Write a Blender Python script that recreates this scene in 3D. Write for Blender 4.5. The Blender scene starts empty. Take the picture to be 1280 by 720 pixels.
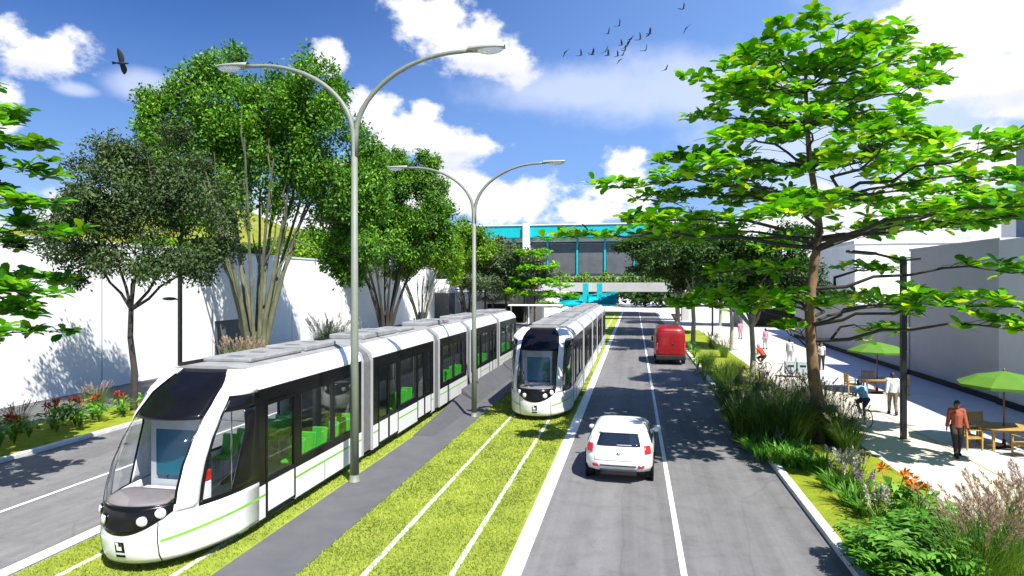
import bpy, bmesh, math, random
import numpy as np
from mathutils import Vector, Matrix, Quaternion
R = math.radians
rnd = random.Random(7)
nrs = np.random.RandomState(11)
scene = bpy.context.scene
COL = scene.collection

# ------------------------------------------------------------------ camera
CAM_H, FPX, YAW = 5.5, 800.0, R(10.83)
cd = bpy.data.cameras.new('camera'); cam = bpy.data.objects.new('camera', cd); COL.objects.link(cam)
cam.location = (0, 0, CAM_H); cam.rotation_euler = (R(90), 0, YAW)
cd.sensor_width = 36; cd.lens = 36*FPX/1280; cd.shift_y = -5/1280; cd.clip_start = .1; cd.clip_end = 3000
scene.camera = cam
CA, SA = math.cos(YAW), math.sin(YAW)
def G(px, py, z=0.0):
    """ground (or height z) point seen at a photo pixel"""
    D = (CAM_H - z)*FPX/(py - 355.0); r = D*(px-640)/FPX
    return Vector((r*CA - D*SA, r*SA + D*CA, z))
def PD(px, py, D):
    r = D*(px-640)/FPX
    return Vector((r*CA - D*SA, r*SA + D*CA, CAM_H + (355-py)/FPX*D))

# ------------------------------------------------------------------ tagging
def tag(o, label=None, cat=None, group=None, kind=None):
    if label: o['label'] = label
    if cat: o['category'] = cat
    if group: o['group'] = group
    if kind: o['kind'] = kind
    return o
def empty(name, loc=(0, 0, 0), rz=0, label=None, cat=None, group=None):
    o = bpy.data.objects.new(name, None); COL.objects.link(o)
    o.empty_display_size = .2; o.location = loc; o.rotation_euler = (0, 0, rz)
    return tag(o, label, cat, group)
KIDS = {}
def link(name, me, mat=None, parent=None, loc=None):
    o = bpy.data.objects.new(name, me); COL.objects.link(o)
    if mat is not None:
        for m in (mat if isinstance(mat, (list, tuple)) else [mat]): me.materials.append(m)
    if parent is not None:
        o.parent = parent; KIDS.setdefault(parent.name, []).append(o)
    if loc is not None: o.location = loc
    return o
def dup(o, parent=None):
    c = o.copy(); COL.objects.link(c)
    if parent is not None:
        c.parent = parent; KIDS.setdefault(parent.name, []).append(c)
    for ch in list(KIDS.get(o.name, [])): dup(ch, c)
    return c
def place(root, loc, rz=0, s=1.0, label=None, group=None, cat=None):
    root.location = loc; root.rotation_euler = (0, 0, rz); root.scale = (s, s, s) if not isinstance(s, tuple) else s
    if label: root['label'] = label
    if group: root['group'] = group
    if cat: root['category'] = cat
    return root

# ------------------------------------------------------------------ mesh builder
class MB:
    def __init__(self): self.v = []; self.f = []; self.mi = []; self.sm = []
    def add(self, vs, fs, m=0, smooth=False):
        b = len(self.v); self.v += [tuple(p) for p in vs]
        for f in fs: self.f.append(tuple(i+b for i in f)); self.mi.append(m); self.sm.append(smooth)
        return self
    def box(self, c, s, rz=0, m=0, M=None):
        hx, hy, hz = s[0]/2, s[1]/2, s[2]/2
        vs = [Vector((x, y, z)) for x in (-hx, hx) for y in (-hy, hy) for z in (-hz, hz)]
        T = M if M is not None else Matrix.Rotation(rz, 4, 'Z')
        vs = [T @ p + Vector(c) for p in vs]
        return self.add(vs, [(0, 1, 3, 2), (4, 6, 7, 5), (0, 4, 5, 1), (2, 3, 7, 6), (0, 2, 6, 4), (1, 5, 7, 3)], m)
    def bb(self, x0, x1, y0, y1, z0, z1, m=0):
        return self.box(((x0+x1)/2, (y0+y1)/2, (z0+z1)/2), (abs(x1-x0), abs(y1-y0), abs(z1-z0)), 0, m)
    def bar(self, a, b, w, h=None, m=0):
        a, b = Vector(a), Vector(b); d = b-a; L = d.length
        if L < 1e-6: return self
        q = d.to_track_quat('Y', 'Z').to_matrix().to_4x4()
        return self.box((a+b)/2, (w, L, h or w), 0, m, q)
    def tube(self, path, rad, n=8, m=0, cap=True, smooth=True):
        path = [Vector(p) for p in path]
        if not isinstance(rad, (list, tuple)): rad = [rad]*len(path)
        vs = []; fs = []; pu = None
        for i, p in enumerate(path):
            t = (path[min(i+1, len(path)-1)] - path[max(i-1, 0)])
            if t.length < 1e-9: t = Vector((0, 0, 1))
            t.normalize()
            if pu is None: u = t.orthogonal().normalized()
            else:
                u = pu - t*pu.dot(t)
                u = u.normalized() if u.length > 1e-6 else t.orthogonal().normalized()
            pu = u; w = t.cross(u)
            for k in range(n):
                a = 2*math.pi*k/n; vs.append(p + (u*math.cos(a) + w*math.sin(a))*rad[i])
        for i in range(len(path)-1):
            for k in range(n):
                k2 = (k+1) % n; fs.append((i*n+k, i*n+k2, (i+1)*n+k2, (i+1)*n+k))
        self.add(vs, fs, m, smooth)
        if cap:
            self.add(vs[:n], [tuple(range(n-1, -1, -1))], m); self.add(vs[-n:], [tuple(range(n))], m)
        return self
    def lathe(self, prof, n=24, m=0, M=None, smooth=True):
        vs = []; fs = []; k = len(prof)
        for j in range(n):
            a = 2*math.pi*j/n
            for r, z in prof:
                p = Vector((r*math.cos(a), r*math.sin(a), z)); vs.append(M @ p if M is not None else p)
        for j in range(n):
            j2 = (j+1) % n
            for i in range(k-1): fs.append((j*k+i, j2*k+i, j2*k+i+1, j*k+i+1))
        return self.add(vs, fs, m, smooth)
    def ell(self, c, r, n=12, m=0, M=None):
        prof = [(math.sin(math.pi*i/n), -math.cos(math.pi*i/n)) for i in range(n+1)]
        T = Matrix.Translation(c) @ (M if M is not None else Matrix()) @ Matrix.Diagonal((r[0], r[1], r[2], 1))
        return self.lathe(prof, n*2, m, T)
    def prism(self, pts, a, b, axis='z', m=0):
        """extrude a 2-D outline between a and b on an axis"""
        def p3(p, t):
            return {'z': (p[0], p[1], t), 'y': (p[0], t, p[1]), 'x': (t, p[0], p[1])}[axis]
        n = len(pts); vs = [p3(p, a) for p in pts] + [p3(p, b) for p in pts]
        fs = [tuple(range(n-1, -1, -1)), tuple(range(n, 2*n))] + [(i, (i+1) % n, n+(i+1) % n, n+i) for i in range(n)]
        return self.add(vs, fs, m)
    def grid(self, fn, us, vs_, m=0, smooth=True):
        vs = [fn(u, v) for u in us for v in vs_]; k = len(vs_)
        fs = [(i*k+j, (i+1)*k+j, (i+1)*k+j+1, i*k+j+1) for i in range(len(us)-1) for j in range(k-1)]
        return self.add(vs, fs, m, smooth)
    def mesh(self, name):
        me = bpy.data.meshes.new(name); me.from_pydata(self.v, [], self.f)
        me.polygons.foreach_set('material_index', self.mi); me.polygons.foreach_set('use_smooth', self.sm)
        bm = bmesh.new(); bm.from_mesh(me); bmesh.ops.remove_doubles(bm, verts=bm.verts, dist=1e-5)
        bmesh.ops.recalc_face_normals(bm, faces=bm.faces); bm.to_mesh(me); bm.free(); me.update(); return me
    def build(self, name, mat, parent=None, bevel=0, seg=2, solid=0, loc=None):
        o = link(name, self.mesh(name), mat, parent, loc)
        if solid:
            s = o.modifiers.new('solid', 'SOLIDIFY'); s.thickness = solid; s.offset = 0
        if bevel:
            b = o.modifiers.new('bevel', 'BEVEL'); b.width = bevel; b.segments = seg; b.limit_method = 'ANGLE'; b.angle_limit = R(35)
        return o

def quads_mesh(name, V, F, smooth=False):
    """V (n,3) array, F (m,4) array"""
    me = bpy.data.meshes.new(name); V = np.asarray(V, dtype=np.float32); F = np.asarray(F, dtype=np.int32)
    me.vertices.add(len(V)); me.vertices.foreach_set('co', V.ravel())
    me.loops.add(F.size); me.loops.foreach_set('vertex_index', F.ravel())
    me.polygons.add(len(F)); me.polygons.foreach_set('loop_start', np.arange(0, F.size, F.shape[1], dtype=np.int32))
    if smooth: me.polygons.foreach_set('use_smooth', np.ones(len(F), dtype=bool))
    me.update(calc_edges=True); return me
def nz(a): return a/np.maximum(np.linalg.norm(a, axis=1, keepdims=True), 1e-9)
def leaf_quads(C, T, N, L, W, fold=.12, droop=.15):
    """leaves: base C, tip direction T, rough normal N, length L, width W -> verts, faces (two folded quads a leaf)"""
    T = nz(T); S = nz(np.cross(T, N)); N = np.cross(S, T)
    L = np.asarray(L)[:, None]; W = np.asarray(W)[:, None]
    b = C; m = C + T*L*.55; t = C + T*L - N*L*droop
    l = C + T*L*.6 + S*W*.5 + N*W*fold; r = C + T*L*.6 - S*W*.5 + N*W*fold
    V = np.stack([b, l, t, r, m], 1).reshape(-1, 3); k = np.arange(len(C))[:, None]*5
    F = np.concatenate([k+np.array([[0, 4, 2, 1]]), k+np.array([[0, 3, 2, 4]])], 1).reshape(-1, 4)
    return V, F
def leaf_round(C, T, N, L, W, fold=.12, droop=.2):
    """broad obovate leaves: four quads a leaf about a folded midrib"""
    T = nz(T); S = nz(np.cross(T, N)); N = np.cross(S, T); L = np.asarray(L)[:, None]; W = np.asarray(W)[:, None]
    def P(u, w): return C + T*L*u + S*W*w + N*(W*fold*abs(w)*2 - L*droop*u*u)
    V = np.stack([P(0, 0), P(.6, 0), P(1, 0), P(.32, .30), P(.66, .5), P(.92, .33), P(.32, -.30), P(.66, -.5), P(.92, -.33)], 1).reshape(-1, 3); k = np.arange(len(C))[:, None]*9
    F = np.concatenate([k+np.array([q]) for q in ([0, 1, 4, 3], [1, 2, 5, 4], [0, 6, 7, 1], [1, 7, 8, 2])], 1).reshape(-1, 4)
    return V, F
def cat_quads(parts):
    V = []; F = []; b = 0
    for v, f in parts: V.append(v); F.append(f+b); b += len(v)
    return np.concatenate(V), np.concatenate(F)
def blades(n, rad, h, lean, w, rs, seg=4, curl=.5):
    """grass clump blades: curved tapering strips"""
    a = rs.uniform(0, 2*math.pi, n); r = rad*np.sqrt(rs.uniform(0, 1, n))
    base = np.stack([r*np.cos(a), r*np.sin(a), np.zeros(n)], 1)
    a2 = a + rs.normal(0, .5, n); d = np.stack([np.cos(a2), np.sin(a2), np.zeros(n)], 1)
    H = h*rs.uniform(.6, 1.05, n); Ln = lean*rs.uniform(.25, 1.1, n)*H
    side = np.stack([-np.sin(a2), np.cos(a2), np.zeros(n)], 1)
    V = []
    for i in range(seg+1):
        t = i/seg; up = H*(t*1.15 - curl*.55*t*t*np.minimum(1.4, Ln/H*1.6))
        p = base + d*(Ln*t**1.7)[:, None]; p[:, 2] = np.maximum(up, .02*t)
        ww = w*(1-t)**.6*(.55+.45*min(1, t*4)) + .001
        V += [p - side*ww/2, p + side*ww/2]
    V = np.stack(V, 1); k2 = 2*(seg+1); V = V.reshape(-1, 3); k = np.arange(n)[:, None]*k2
    F = np.concatenate([k + np.array([[2*i, 2*i+1, 2*i+3, 2*i+2]]) for i in range(seg)], 1).reshape(-1, 4)
    tips = base + d*Ln[:, None]; tips[:, 2] = H*(1.15-curl*.55*np.minimum(1.4, Ln/H*1.6))
    return (V, F), tips, d

# ------------------------------------------------------------------ materials
MATS = {}
def nt(name):
    m = bpy.data.materials.new(name); m.use_nodes = True; t = m.node_tree; MATS[name] = m
    return m, t, t.nodes['Principled BSDF'], t.nodes['Material Output']
def N(t, typ, **kw):
    n = t.nodes.new(typ)
    for k, v in kw.items():
        if k == 'ins':
            for a, b in v.items(): n.inputs[a].default_value = b
        else: setattr(n, k, v)
    return n
def c4(c): return (c[0], c[1], c[2], 1)
def ramp(t, src, stops):
    r = N(t, 'ShaderNodeValToRGB'); e = r.color_ramp.elements
    e[0].position, e[0].color = stops[0][0], c4(stops[0][1]); e[1].position, e[1].color = stops[-1][0], c4(stops[-1][1])
    for p, c in stops[1:-1]:
        x = e.new(p); x.color = c4(c)
    t.links.new(src, r.inputs[0]); return r.outputs[0]
def noise(t, scale, detail=4, rough=.6, stretch=None, coord='Object', dist=0):
    tc = N(t, 'ShaderNodeTexCoord'); src = tc.outputs[coord]
    if stretch:
        mp = N(t, 'ShaderNodeMapping'); mp.inputs['Scale'].default_value = stretch; t.links.new(src, mp.inputs[0]); src = mp.outputs[0]
    n = N(t, 'ShaderNodeTexNoise', ins={'Scale': scale, 'Detail': detail, 'Roughness': rough, 'Distortion': dist}); t.links.new(src, n.inputs['Vector'])
    return n.outputs['Fac']
def mixc(t, fac, a, b, mode='MIX'):
    n = N(t, 'ShaderNodeMix', data_type='RGBA', blend_type=mode)
    for s, v in ((n.inputs[0], fac), (n.inputs[6], a), (n.inputs[7], b)):
        if isinstance(v, (int, float)): s.default_value = v
        elif isinstance(v, tuple): s.default_value = c4(v)
        else: t.links.new(v, s)
    return n.outputs[2]
def bump(t, bsdf, h, strength=.3, dist=.02):
    b = N(t, 'ShaderNodeBump', ins={'Strength': strength, 'Distance': dist}); t.links.new(h, b.inputs['Height']); t.links.new(b.outputs[0], bsdf.inputs['Normal'])
def plain(name, col, rough=.6, metal=0, var=.12, scale=6, bmp=0, coat=0, stretch=None, spec=.5):
    m, t, b, o = nt(name); f = noise(t, scale, 5, .65, stretch)
    lo = tuple(max(0, c*(1-var)) for c in col); hi = tuple(min(1, c*(1+var)) for c in col)
    t.links.new(ramp(t, f, [(.3, lo), (.7, hi)]), b.inputs['Base Color'])
    b.inputs['Roughness'].default_value = rough; b.inputs['Metallic'].default_value = metal
    b.inputs['Coat Weight'].default_value = coat; b.inputs['Specular IOR Level'].default_value = spec
    if bmp: bump(t, b, noise(t, scale*6, 5, .7, stretch), bmp, .01)
    return m
def leafmat(name, cols, trans=.35, rough=.5, patch=.4):
    """leaves: a tint of its own for every leaf, larger patches of older and younger leaves, light shining through"""
    m, t, b, o = nt(name)
    geo = N(t, 'ShaderNodeNewGeometry'); c = ramp(t, geo.outputs['Random Per Island'], [(i/(len(cols)-1), k) for i, k in enumerate(cols)])
    f = noise(t, patch, 2, .5); c2 = ramp(t, f, [(.35, (.62, .66, .6)), (.65, (1.2, 1.15, 1))])
    c = mixc(t, 1.0, c, c2, 'MULTIPLY')
    t.links.new(c, b.inputs['Base Color']); b.inputs['Roughness'].default_value = rough; b.inputs['Specular IOR Level'].default_value = .35
    tr = N(t, 'ShaderNodeBsdfTranslucent'); t.links.new(mixc(t, 1.0, c, (1.15, 1.1, .5), 'MULTIPLY'), tr.inputs[0])
    mx = N(t, 'ShaderNodeMixShader', ins={0: trans}); t.links.new(b.outputs[0], mx.inputs[1]); t.links.new(tr.outputs[0], mx.inputs[2]); t.links.new(mx.outputs[0], o.inputs[0])
    return m
def glassmat(name, tint=(.85, .9, .9), refl=1.0, f0=.04):
    m, t, b, o = nt(name); t.nodes.remove(b); g = N(t, 'ShaderNodeNewGeometry')
    d = N(t, 'ShaderNodeVectorMath', operation='DOT_PRODUCT'); t.links.new(g.outputs['Normal'], d.inputs[0]); t.links.new(g.outputs['Incoming'], d.inputs[1])
    def mm(op, a, b_=None):
        n = N(t, 'ShaderNodeMath', operation=op)
        for s, v in ((n.inputs[0], a), (n.inputs[1], b_)):
            if v is None: continue
            if isinstance(v, (int, float)): s.default_value = v
            else: t.links.new(v, s)
        return n.outputs[0]
    f = mm('ADD', mm('MULTIPLY', mm('POWER', mm('SUBTRACT', 1.0, mm('ABSOLUTE', d.outputs['Value'])), 5.0), 1-f0), f0)
    tp = N(t, 'ShaderNodeBsdfTransparent', ins={0: c4(tint)}); gl = N(t, 'ShaderNodeBsdfGlossy', ins={'Color': (refl, refl, refl, 1), 'Roughness': .02})
    mx = N(t, 'ShaderNodeMixShader'); t.links.new(f, mx.inputs[0]); t.links.new(tp.outputs[0], mx.inputs[1]); t.links.new(gl.outputs[0], mx.inputs[2]); t.links.new(mx.outputs[0], o.inputs[0])
    return m

def asphalt(name, a, b_, seed):
    m, t, b, o = nt(name)
    fine = noise(t, 60, 3, .8); big = noise(t, .35, 6, .68, (1, .3, 1)); lanes = noise(t, 1.1, 4, .65, (1, .025, 1)); blot = noise(t, 1.6, 5, .75, None, 'Object', .6)
    c = ramp(t, big, [(.28, a), (.72, b_)])
    c = mixc(t, .55, c, ramp(t, lanes, [(.3, tuple(x*.7 for x in a)), (.7, tuple(x*1.25 for x in b_))]))
    c = mixc(t, .55, c, ramp(t, blot, [(.30, (.62, .62, .63)), (.5, (1, 1, 1)), (.72, (1.22, 1.22, 1.22))]), 'MULTIPLY')
    c = mixc(t, .5, c, ramp(t, fine, [(.3, (.5, .5, .5)), (.7, (1.3, 1.3, 1.3))]), 'MULTIPLY')
    tc = N(t, 'ShaderNodeTexCoord'); mp = N(t, 'ShaderNodeMapping'); mp.inputs['Scale'].default_value = (.35, .16, 1); t.links.new(tc.outputs['Object'], mp.inputs[0])
    wob = N(t, 'ShaderNodeTexNoise', ins={'Scale': 2.5, 'Detail': 4}); t.links.new(mp.outputs[0], wob.inputs['Vector'])
    ad = N(t, 'ShaderNodeMix', data_type='VECTOR'); ad.inputs[0].default_value = .12; t.links.new(mp.outputs[0], ad.inputs[4]); t.links.new(wob.outputs['Color'], ad.inputs[5])
    vo = N(t, 'ShaderNodeTexVoronoi', feature='DISTANCE_TO_EDGE', ins={'Scale': 1.0}); t.links.new(ad.outputs[1], vo.inputs['Vector'])
    c = mixc(t, ramp(t, vo.outputs['Distance'], [(.001, (.26, .26, .26)), (.006, (0, 0, 0))]), c, (.045, .045, .045))
    t.links.new(c, b.inputs['Base Color']); b.inputs['Roughness'].default_value = .85; bump(t, b, fine, .35, .01); return m
def lawn(name, lo, mid, hi):
    m, t, b, o = nt(name)
    f1 = noise(t, 1.1, 6, .7); f2 = noise(t, 22, 5, .8); f3 = noise(t, 6, 4, .7)
    c = ramp(t, f1, [(.25, lo), (.5, mid), (.75, hi)])
    c = mixc(t, .5, c, ramp(t, f2, [(.32, (.66, .7, .6)), (.68, (1.3, 1.25, 1.15))]), 'MULTIPLY')
    c = mixc(t, .5, c, ramp(t, f3, [(.35, (.7, .75, .6)), (.65, (1.2, 1.15, 1.1))]), 'MULTIPLY')
    t.links.new(c, b.inputs['Base Color']); b.inputs['Roughness'].default_value = .9; b.inputs['Specular IOR Level'].default_value = .1
    bump(t, b, f2, .8, .05); return m
def pavers(name, a, b_, mort, sx, sy):
    m, t, b, o = nt(name); tc = N(t, 'ShaderNodeTexCoord'); br = N(t, 'ShaderNodeTexBrick', ins={'Color1': c4(a), 'Color2': c4(b_), 'Mortar': c4(mort), 'Scale': 1, 'Mortar Size': .012, 'Brick Width': sx, 'Row Height': sy})
    t.links.new(tc.outputs['Object'], br.inputs['Vector'])
    c = mixc(t, .6, br.outputs[0], ramp(t, noise(t, .7, 5, .7), [(.3, (.82, .82, .8)), (.7, (1.08, 1.08, 1.08))]), 'MULTIPLY')
    t.links.new(c, b.inputs['Base Color']); b.inputs['Roughness'].default_value = .8; return m

M = dict(
    asphalt=asphalt('asphalt', (.126, .122, .122), (.206, .20, .20), 1),
    path=plain('shaded_path', (.11, .11, .115), .85, 0, .25, 1.2, .2),  # side path; its grey has the tree shade painted in
    lawn=lawn('lawn', (.22, .29, .04), (.31, .38, .06), (.40, .44, .09)),
    bedsoil=lawn('bed_lawn', (.16, .22, .02), (.27, .33, .03), (.37, .39, .045)),
    ground=plain('pale_ground', (.55, .54, .53), .9, 0, .12, .3, .1),
    hill=lawn('hillside', (.10, .15, .02), (.22, .24, .04), (.34, .31, .09)),
    walk=plain('pale_concrete', (.62, .575, .46), .85, 0, .1, .8, .1),
    paver=pavers('pavers', (.62, .61, .63), (.56, .55, .58), (.42, .41, .43), .42, .21),
    strip=plain('grey_concrete', (.105, .105, .11), .8, 0, .14, 1.2, .15),
    bank=plain('shaded_concrete', (.08, .08, .084), .8, 0, .14, 1.2, .15),  # strip concrete again, darkened to paint the shaded bank face
    kerb=plain('kerb_concrete', (.6, .6, .57), .8, 0, .15, 2.5, .15),
    line=plain('road_paint', (.78, .78, .76), .7, 0, .12, 5, .05),
    rail=plain('rail_pale', (.68, .68, .62), .6, 0, .12, 5),
    wall=plain('white_render', (.85, .85, .84), .9, 0, .07, .5, .08, 0, (1, 1, .18)),
    joint=plain('joint_grey', (.35, .35, .35), .9),
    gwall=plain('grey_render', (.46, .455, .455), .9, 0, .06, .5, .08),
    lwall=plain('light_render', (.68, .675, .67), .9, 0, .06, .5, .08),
    black=plain('black_paint', (.012, .012, .013), .35, 0, .2, 8),
    plinth=plain('black_plinth', (.012, .012, .012), .7),
    gate=plain('dark_grey', (.13, .13, .135), .6, 0, .08, 2),
    tan=plain('tan_roof', (.52, .46, .34), .9, 0, .1, 1),
    pole=plain('pole_grey_green', (.20, .22, .175), .55, 0, .08, 4),
    lamphead=plain('lamp_head_grey', (.33, .36, .31), .5, .2, .08, 5),
    lens=plain('lamp_lens', (.75, .75, .78), .2, 0, .05, 5),
    teal=plain('teal_paint', (.0, .42, .46), .5, 0, .08, 1.5),
    smoked=plain('smoked_panel', (.115, .12, .125), .25, 0, .25, .5),
    deck=plain('deck_concrete', (.42, .42, .42), .85, 0, .12, .5),
    bark=plain('bark_grey_olive', (.13, .135, .08), .95, 0, .45, 3, .6, stretch=(1, 1, .3)),
    barkdk=plain('bark_dark', (.045, .04, .034), .95, 0, .4, 4, .6, stretch=(1, 1, .3)),
    barkbr=plain('bark_brown', (.17, .105, .05), .95, 0, .6, 2.2, .8, stretch=(1, 1, .5)),
    barkpale=plain('bark_pale', (.28, .28, .21), .95, 0, .35, 4, .5, stretch=(1, 1, .3)),
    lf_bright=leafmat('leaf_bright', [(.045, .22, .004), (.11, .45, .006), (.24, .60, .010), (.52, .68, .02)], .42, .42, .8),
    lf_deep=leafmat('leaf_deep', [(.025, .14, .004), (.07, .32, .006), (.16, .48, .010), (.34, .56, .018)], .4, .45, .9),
    lf_mid=leafmat('leaf_mid', [(.03, .11, .009), (.085, .26, .014), (.22, .42, .025)], .3, .55, .35),
    lf_fresh=leafmat('leaf_fresh', [(.05, .17, .008), (.15, .34, .015), (.32, .48, .03)], .32, .55, .35),
    lf_olive=leafmat('leaf_olive', [(.024, .06, .016), (.06, .115, .03), (.13, .18, .06)], .22, .6, .5),
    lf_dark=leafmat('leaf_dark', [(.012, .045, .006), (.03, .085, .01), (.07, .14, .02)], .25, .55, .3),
    lf_grey=leafmat('leaf_grey_green', [(.08, .13, .06), (.16, .22, .10)], .25, .6, .3),
    blade_dk=leafmat('blade_dark', [(.025, .07, .014), (.07, .16, .025), (.20, .30, .08)], .25, .5, 1.5),
    blade_lt=leafmat('blade_light', [(.08, .2, .02), (.16, .33, .04), (.30, .42, .12)], .3, .5, 1.5),
    fern=leafmat('fern_leaf', [(.04, .16, .014), (.11, .34, .03), (.26, .50, .09)], .3, .45, 1.5),
    plume=leafmat('plume_pink', [(.28, .17, .17), (.45, .31, .30), (.60, .47, .43)], .3, .8, 2),
    plumegrey=leafmat('plume_grey', [(.20, .15, .15), (.36, .30, .29), (.5, .44, .4)], .3, .8, 2),
    spike=leafmat('spike_white', [(.5, .5, .48), (.7, .66, .7)], .3, .7, 2),
    lilac=leafmat('spike_lilac', [(.28, .18, .4), (.55, .45, .62)], .3, .7, 2),
    orange=leafmat('petal_orange', [(.5, .09, .01), (.7, .2, .02), (.75, .32, .05)], .3, .5, 2),
    red=leafmat('petal_red', [(.22, .02, .012), (.4, .05, .02), (.5, .15, .06)], .3, .5, 2),
    turf=leafmat('turf_blade', [(.22, .30, .03), (.32, .40, .06), (.42, .47, .09)], .3, .7, .8),
    # vehicles
    white=plain('white_paint', (.82, .82, .81), .28, 0, .03, 2, 0, .4),
    green=plain('green_stripe', (.22, .55, .03), .35),
    tblack=plain('tram_black', (.006, .006, .007), .2, 0, .2, 3, 0, 0, None, .3),
    troof=plain('tram_roof', (.27, .27, .265), .7, 0, .25, 1.6),
    tgrey=plain('tram_grey', (.42, .42, .43), .5, 0, .08, 2),
    bellow=plain('bellows_rubber', (.16, .16, .165), .7, 0, .15, 4),
    seat=plain('seat_green', (.04, .38, .025), .6, 0, .1, 6),
    tfloor=plain('tram_floor', (.38, .37, .37), .7, 0, .15, 5),
    tinner=plain('tram_inner', (.8, .8, .8), .6),
    dash=plain('dash_brown', (.22, .18, .17), .6, 0, .15, 4),
    screen=plain('teal_screen', (.0, .085, .12), .35, 0, .1, 2),
    redp=plain('red_plain', (.55, .02, .02), .4),
    chrome=plain('chrome', (.75, .75, .75), .18, 1, .05, 3),
    glass=glassmat('window_glass', (.95, .97, .97), .9, .045),
    wglass=glassmat('windshield_glass', (.96, .98, .985), .95, .09),
    carglass=plain('car_glass_navy', (.012, .02, .035), .06, 0, .1, 2, 0, .5),
    tail=plain('tail_red', (.55, .015, .02), .15, 0, .15, 9, 0, .8),
    clearlamp=plain('clear_lamp', (.75, .72, .73), .15, 0, .05, 9, 0, .8),
    tyre=plain('tyre', (.012, .012, .012), .85, 0, .3, 10),
    vanred=plain('van_red', (.27, .005, .007), .4, 0, .22, 3, 0, .3),
    plastic=plain('dark_plastic', (.011, .011, .012), .6, 0, .2, 6),
    wood=plain('teak_wood', (.44, .27, .07), .6, 0, .3, 5, .15, stretch=(1, 1, 4)),
    woodbr=plain('brown_wood', (.22, .11, .04), .6, 0, .3, 5, .15),
    canvas=plain('green_canvas', (.085, .205, .012), .8, 0, .08, 3),
    bird=plain('bird_black', (.008, .008, .010), .8),
    bin=plain('bin_blue_grey', (.33, .40, .43), .5, 0, .1, 5),
    sign_red=plain('sign_red', (.6, .03, .08), .4), sign_white=plain('sign_white', (.8, .8, .8), .4),
    bikepurple=plain('bike_purple', (.10, .04, .42), .35), bikewhite=plain('bike_white', (.75, .75, .75), .35),
    skin=plain('skin', (.36, .19, .12), .55, 0, .06, 12), skindk=plain('skin_brown', (.20, .09, .05), .55, 0, .06, 12),
    hair=plain('hair_dark', (.012, .009, .008), .6, 0, .3, 40), hairbr=plain('hair_brown', (.05, .025, .015), .6, 0, .3, 40),
)
def cloth(name, col): 
    if name not in MATS: plain(name, col, .85, 0, .14, 14, .1)
    return MATS[name]
SKY_STR, SUN_STR, EXPO = .05, 5.0, .8
# ------------------------------------------------------------------ world, sun
SUN = Vector((-.40, .45, -.798)).normalized()
w = bpy.data.worlds.new('World'); scene.world = w; w.use_nodes = True
t = w.node_tree; bg = t.nodes['Background']
sky = N(t, 'ShaderNodeTexSky', sky_type='NISHITA', sun_disc=False, sun_elevation=math.asin(-SUN.z), sun_rotation=math.atan2(-SUN.x, -SUN.y), altitude=0, air_density=1.0, dust_density=.6, ozone_density=2.5)
hs = N(t, 'ShaderNodeHueSaturation', ins={'Hue': .518, 'Saturation': 1.34, 'Value': 1.5}); t.links.new(sky.outputs[0], hs.inputs['Color'])
tc = N(t, 'ShaderNodeTexCoord'); sx = N(t, 'ShaderNodeSeparateXYZ'); t.links.new(tc.outputs['Generated'], sx.inputs[0])
def mth(op, a, b=None):
    n = N(t, 'ShaderNodeMath', operation=op)
    for s, v in ((n.inputs[0], a), (n.inputs[1], b)):
        if v is None: continue
        if isinstance(v, (int, float)): s.default_value = v
        else: t.links.new(v, s)
    return n.outputs[0]
azi = mth('ARCTAN2', sx.outputs[0], sx.outputs[1]); ele = mth('ARCSINE', sx.outputs[2])
uv = N(t, 'ShaderNodeCombineXYZ'); t.links.new(azi, uv.inputs[0]); t.links.new(ele, uv.inputs[1])
def skydir(px, py):
    k = (px-640)/FPX; return math.atan(k) - YAW, math.atan((355-py)/FPX/math.sqrt(1+k*k))
def wn(scale, detail, rough, off=0):
    mp = N(t, 'ShaderNodeMapping'); mp.inputs['Location'].default_value = (off, off*.7, 0); mp.inputs['Scale'].default_value = (1, 1.35, 1); t.links.new(uv.outputs[0], mp.inputs[0])
    n = N(t, 'ShaderNodeTexNoise', ins={'Scale': scale, 'Detail': detail, 'Roughness': rough}); t.links.new(mp.outputs[0], n.inputs['Vector']); return n.outputs['Fac']
n1 = wn(9, 7, .55); n2 = wn(30, 6, .6, 3.1); n3 = wn(4.5, 5, .6, 7.7)
def blobs(lst):
    out = None
    for px, py, rx, ry in lst:
        a, e = skydir(px, py); k = 1+((px-640)/FPX)**2
        ra = rx/FPX/k; re = ry/FPX/math.sqrt(k)
        s = N(t, 'ShaderNodeVectorMath', operation='SUBTRACT'); t.links.new(uv.outputs[0], s.inputs[0]); s.inputs[1].default_value = (a, e, 0)
        m_ = N(t, 'ShaderNodeVectorMath', operation='MULTIPLY'); t.links.new(s.outputs[0], m_.inputs[0]); m_.inputs[1].default_value = (1/ra, 1/re, 0)
        L = N(t, 'ShaderNodeVectorMath', operation='LENGTH'); t.links.new(m_.outputs[0], L.inputs[0])
        f = mth('SUBTRACT', 1.0, L.outputs['Value']); out = f if out is None else mth('MAXIMUM', out, f)
    return out
def sstep(v, lo, hi):
    n = N(t, 'ShaderNodeMapRange', interpolation_type='SMOOTHSTEP'); t.links.new(v, n.inputs[0]); n.inputs[1].default_value = lo; n.inputs[2].default_value = hi; return n.outputs[0]
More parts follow.
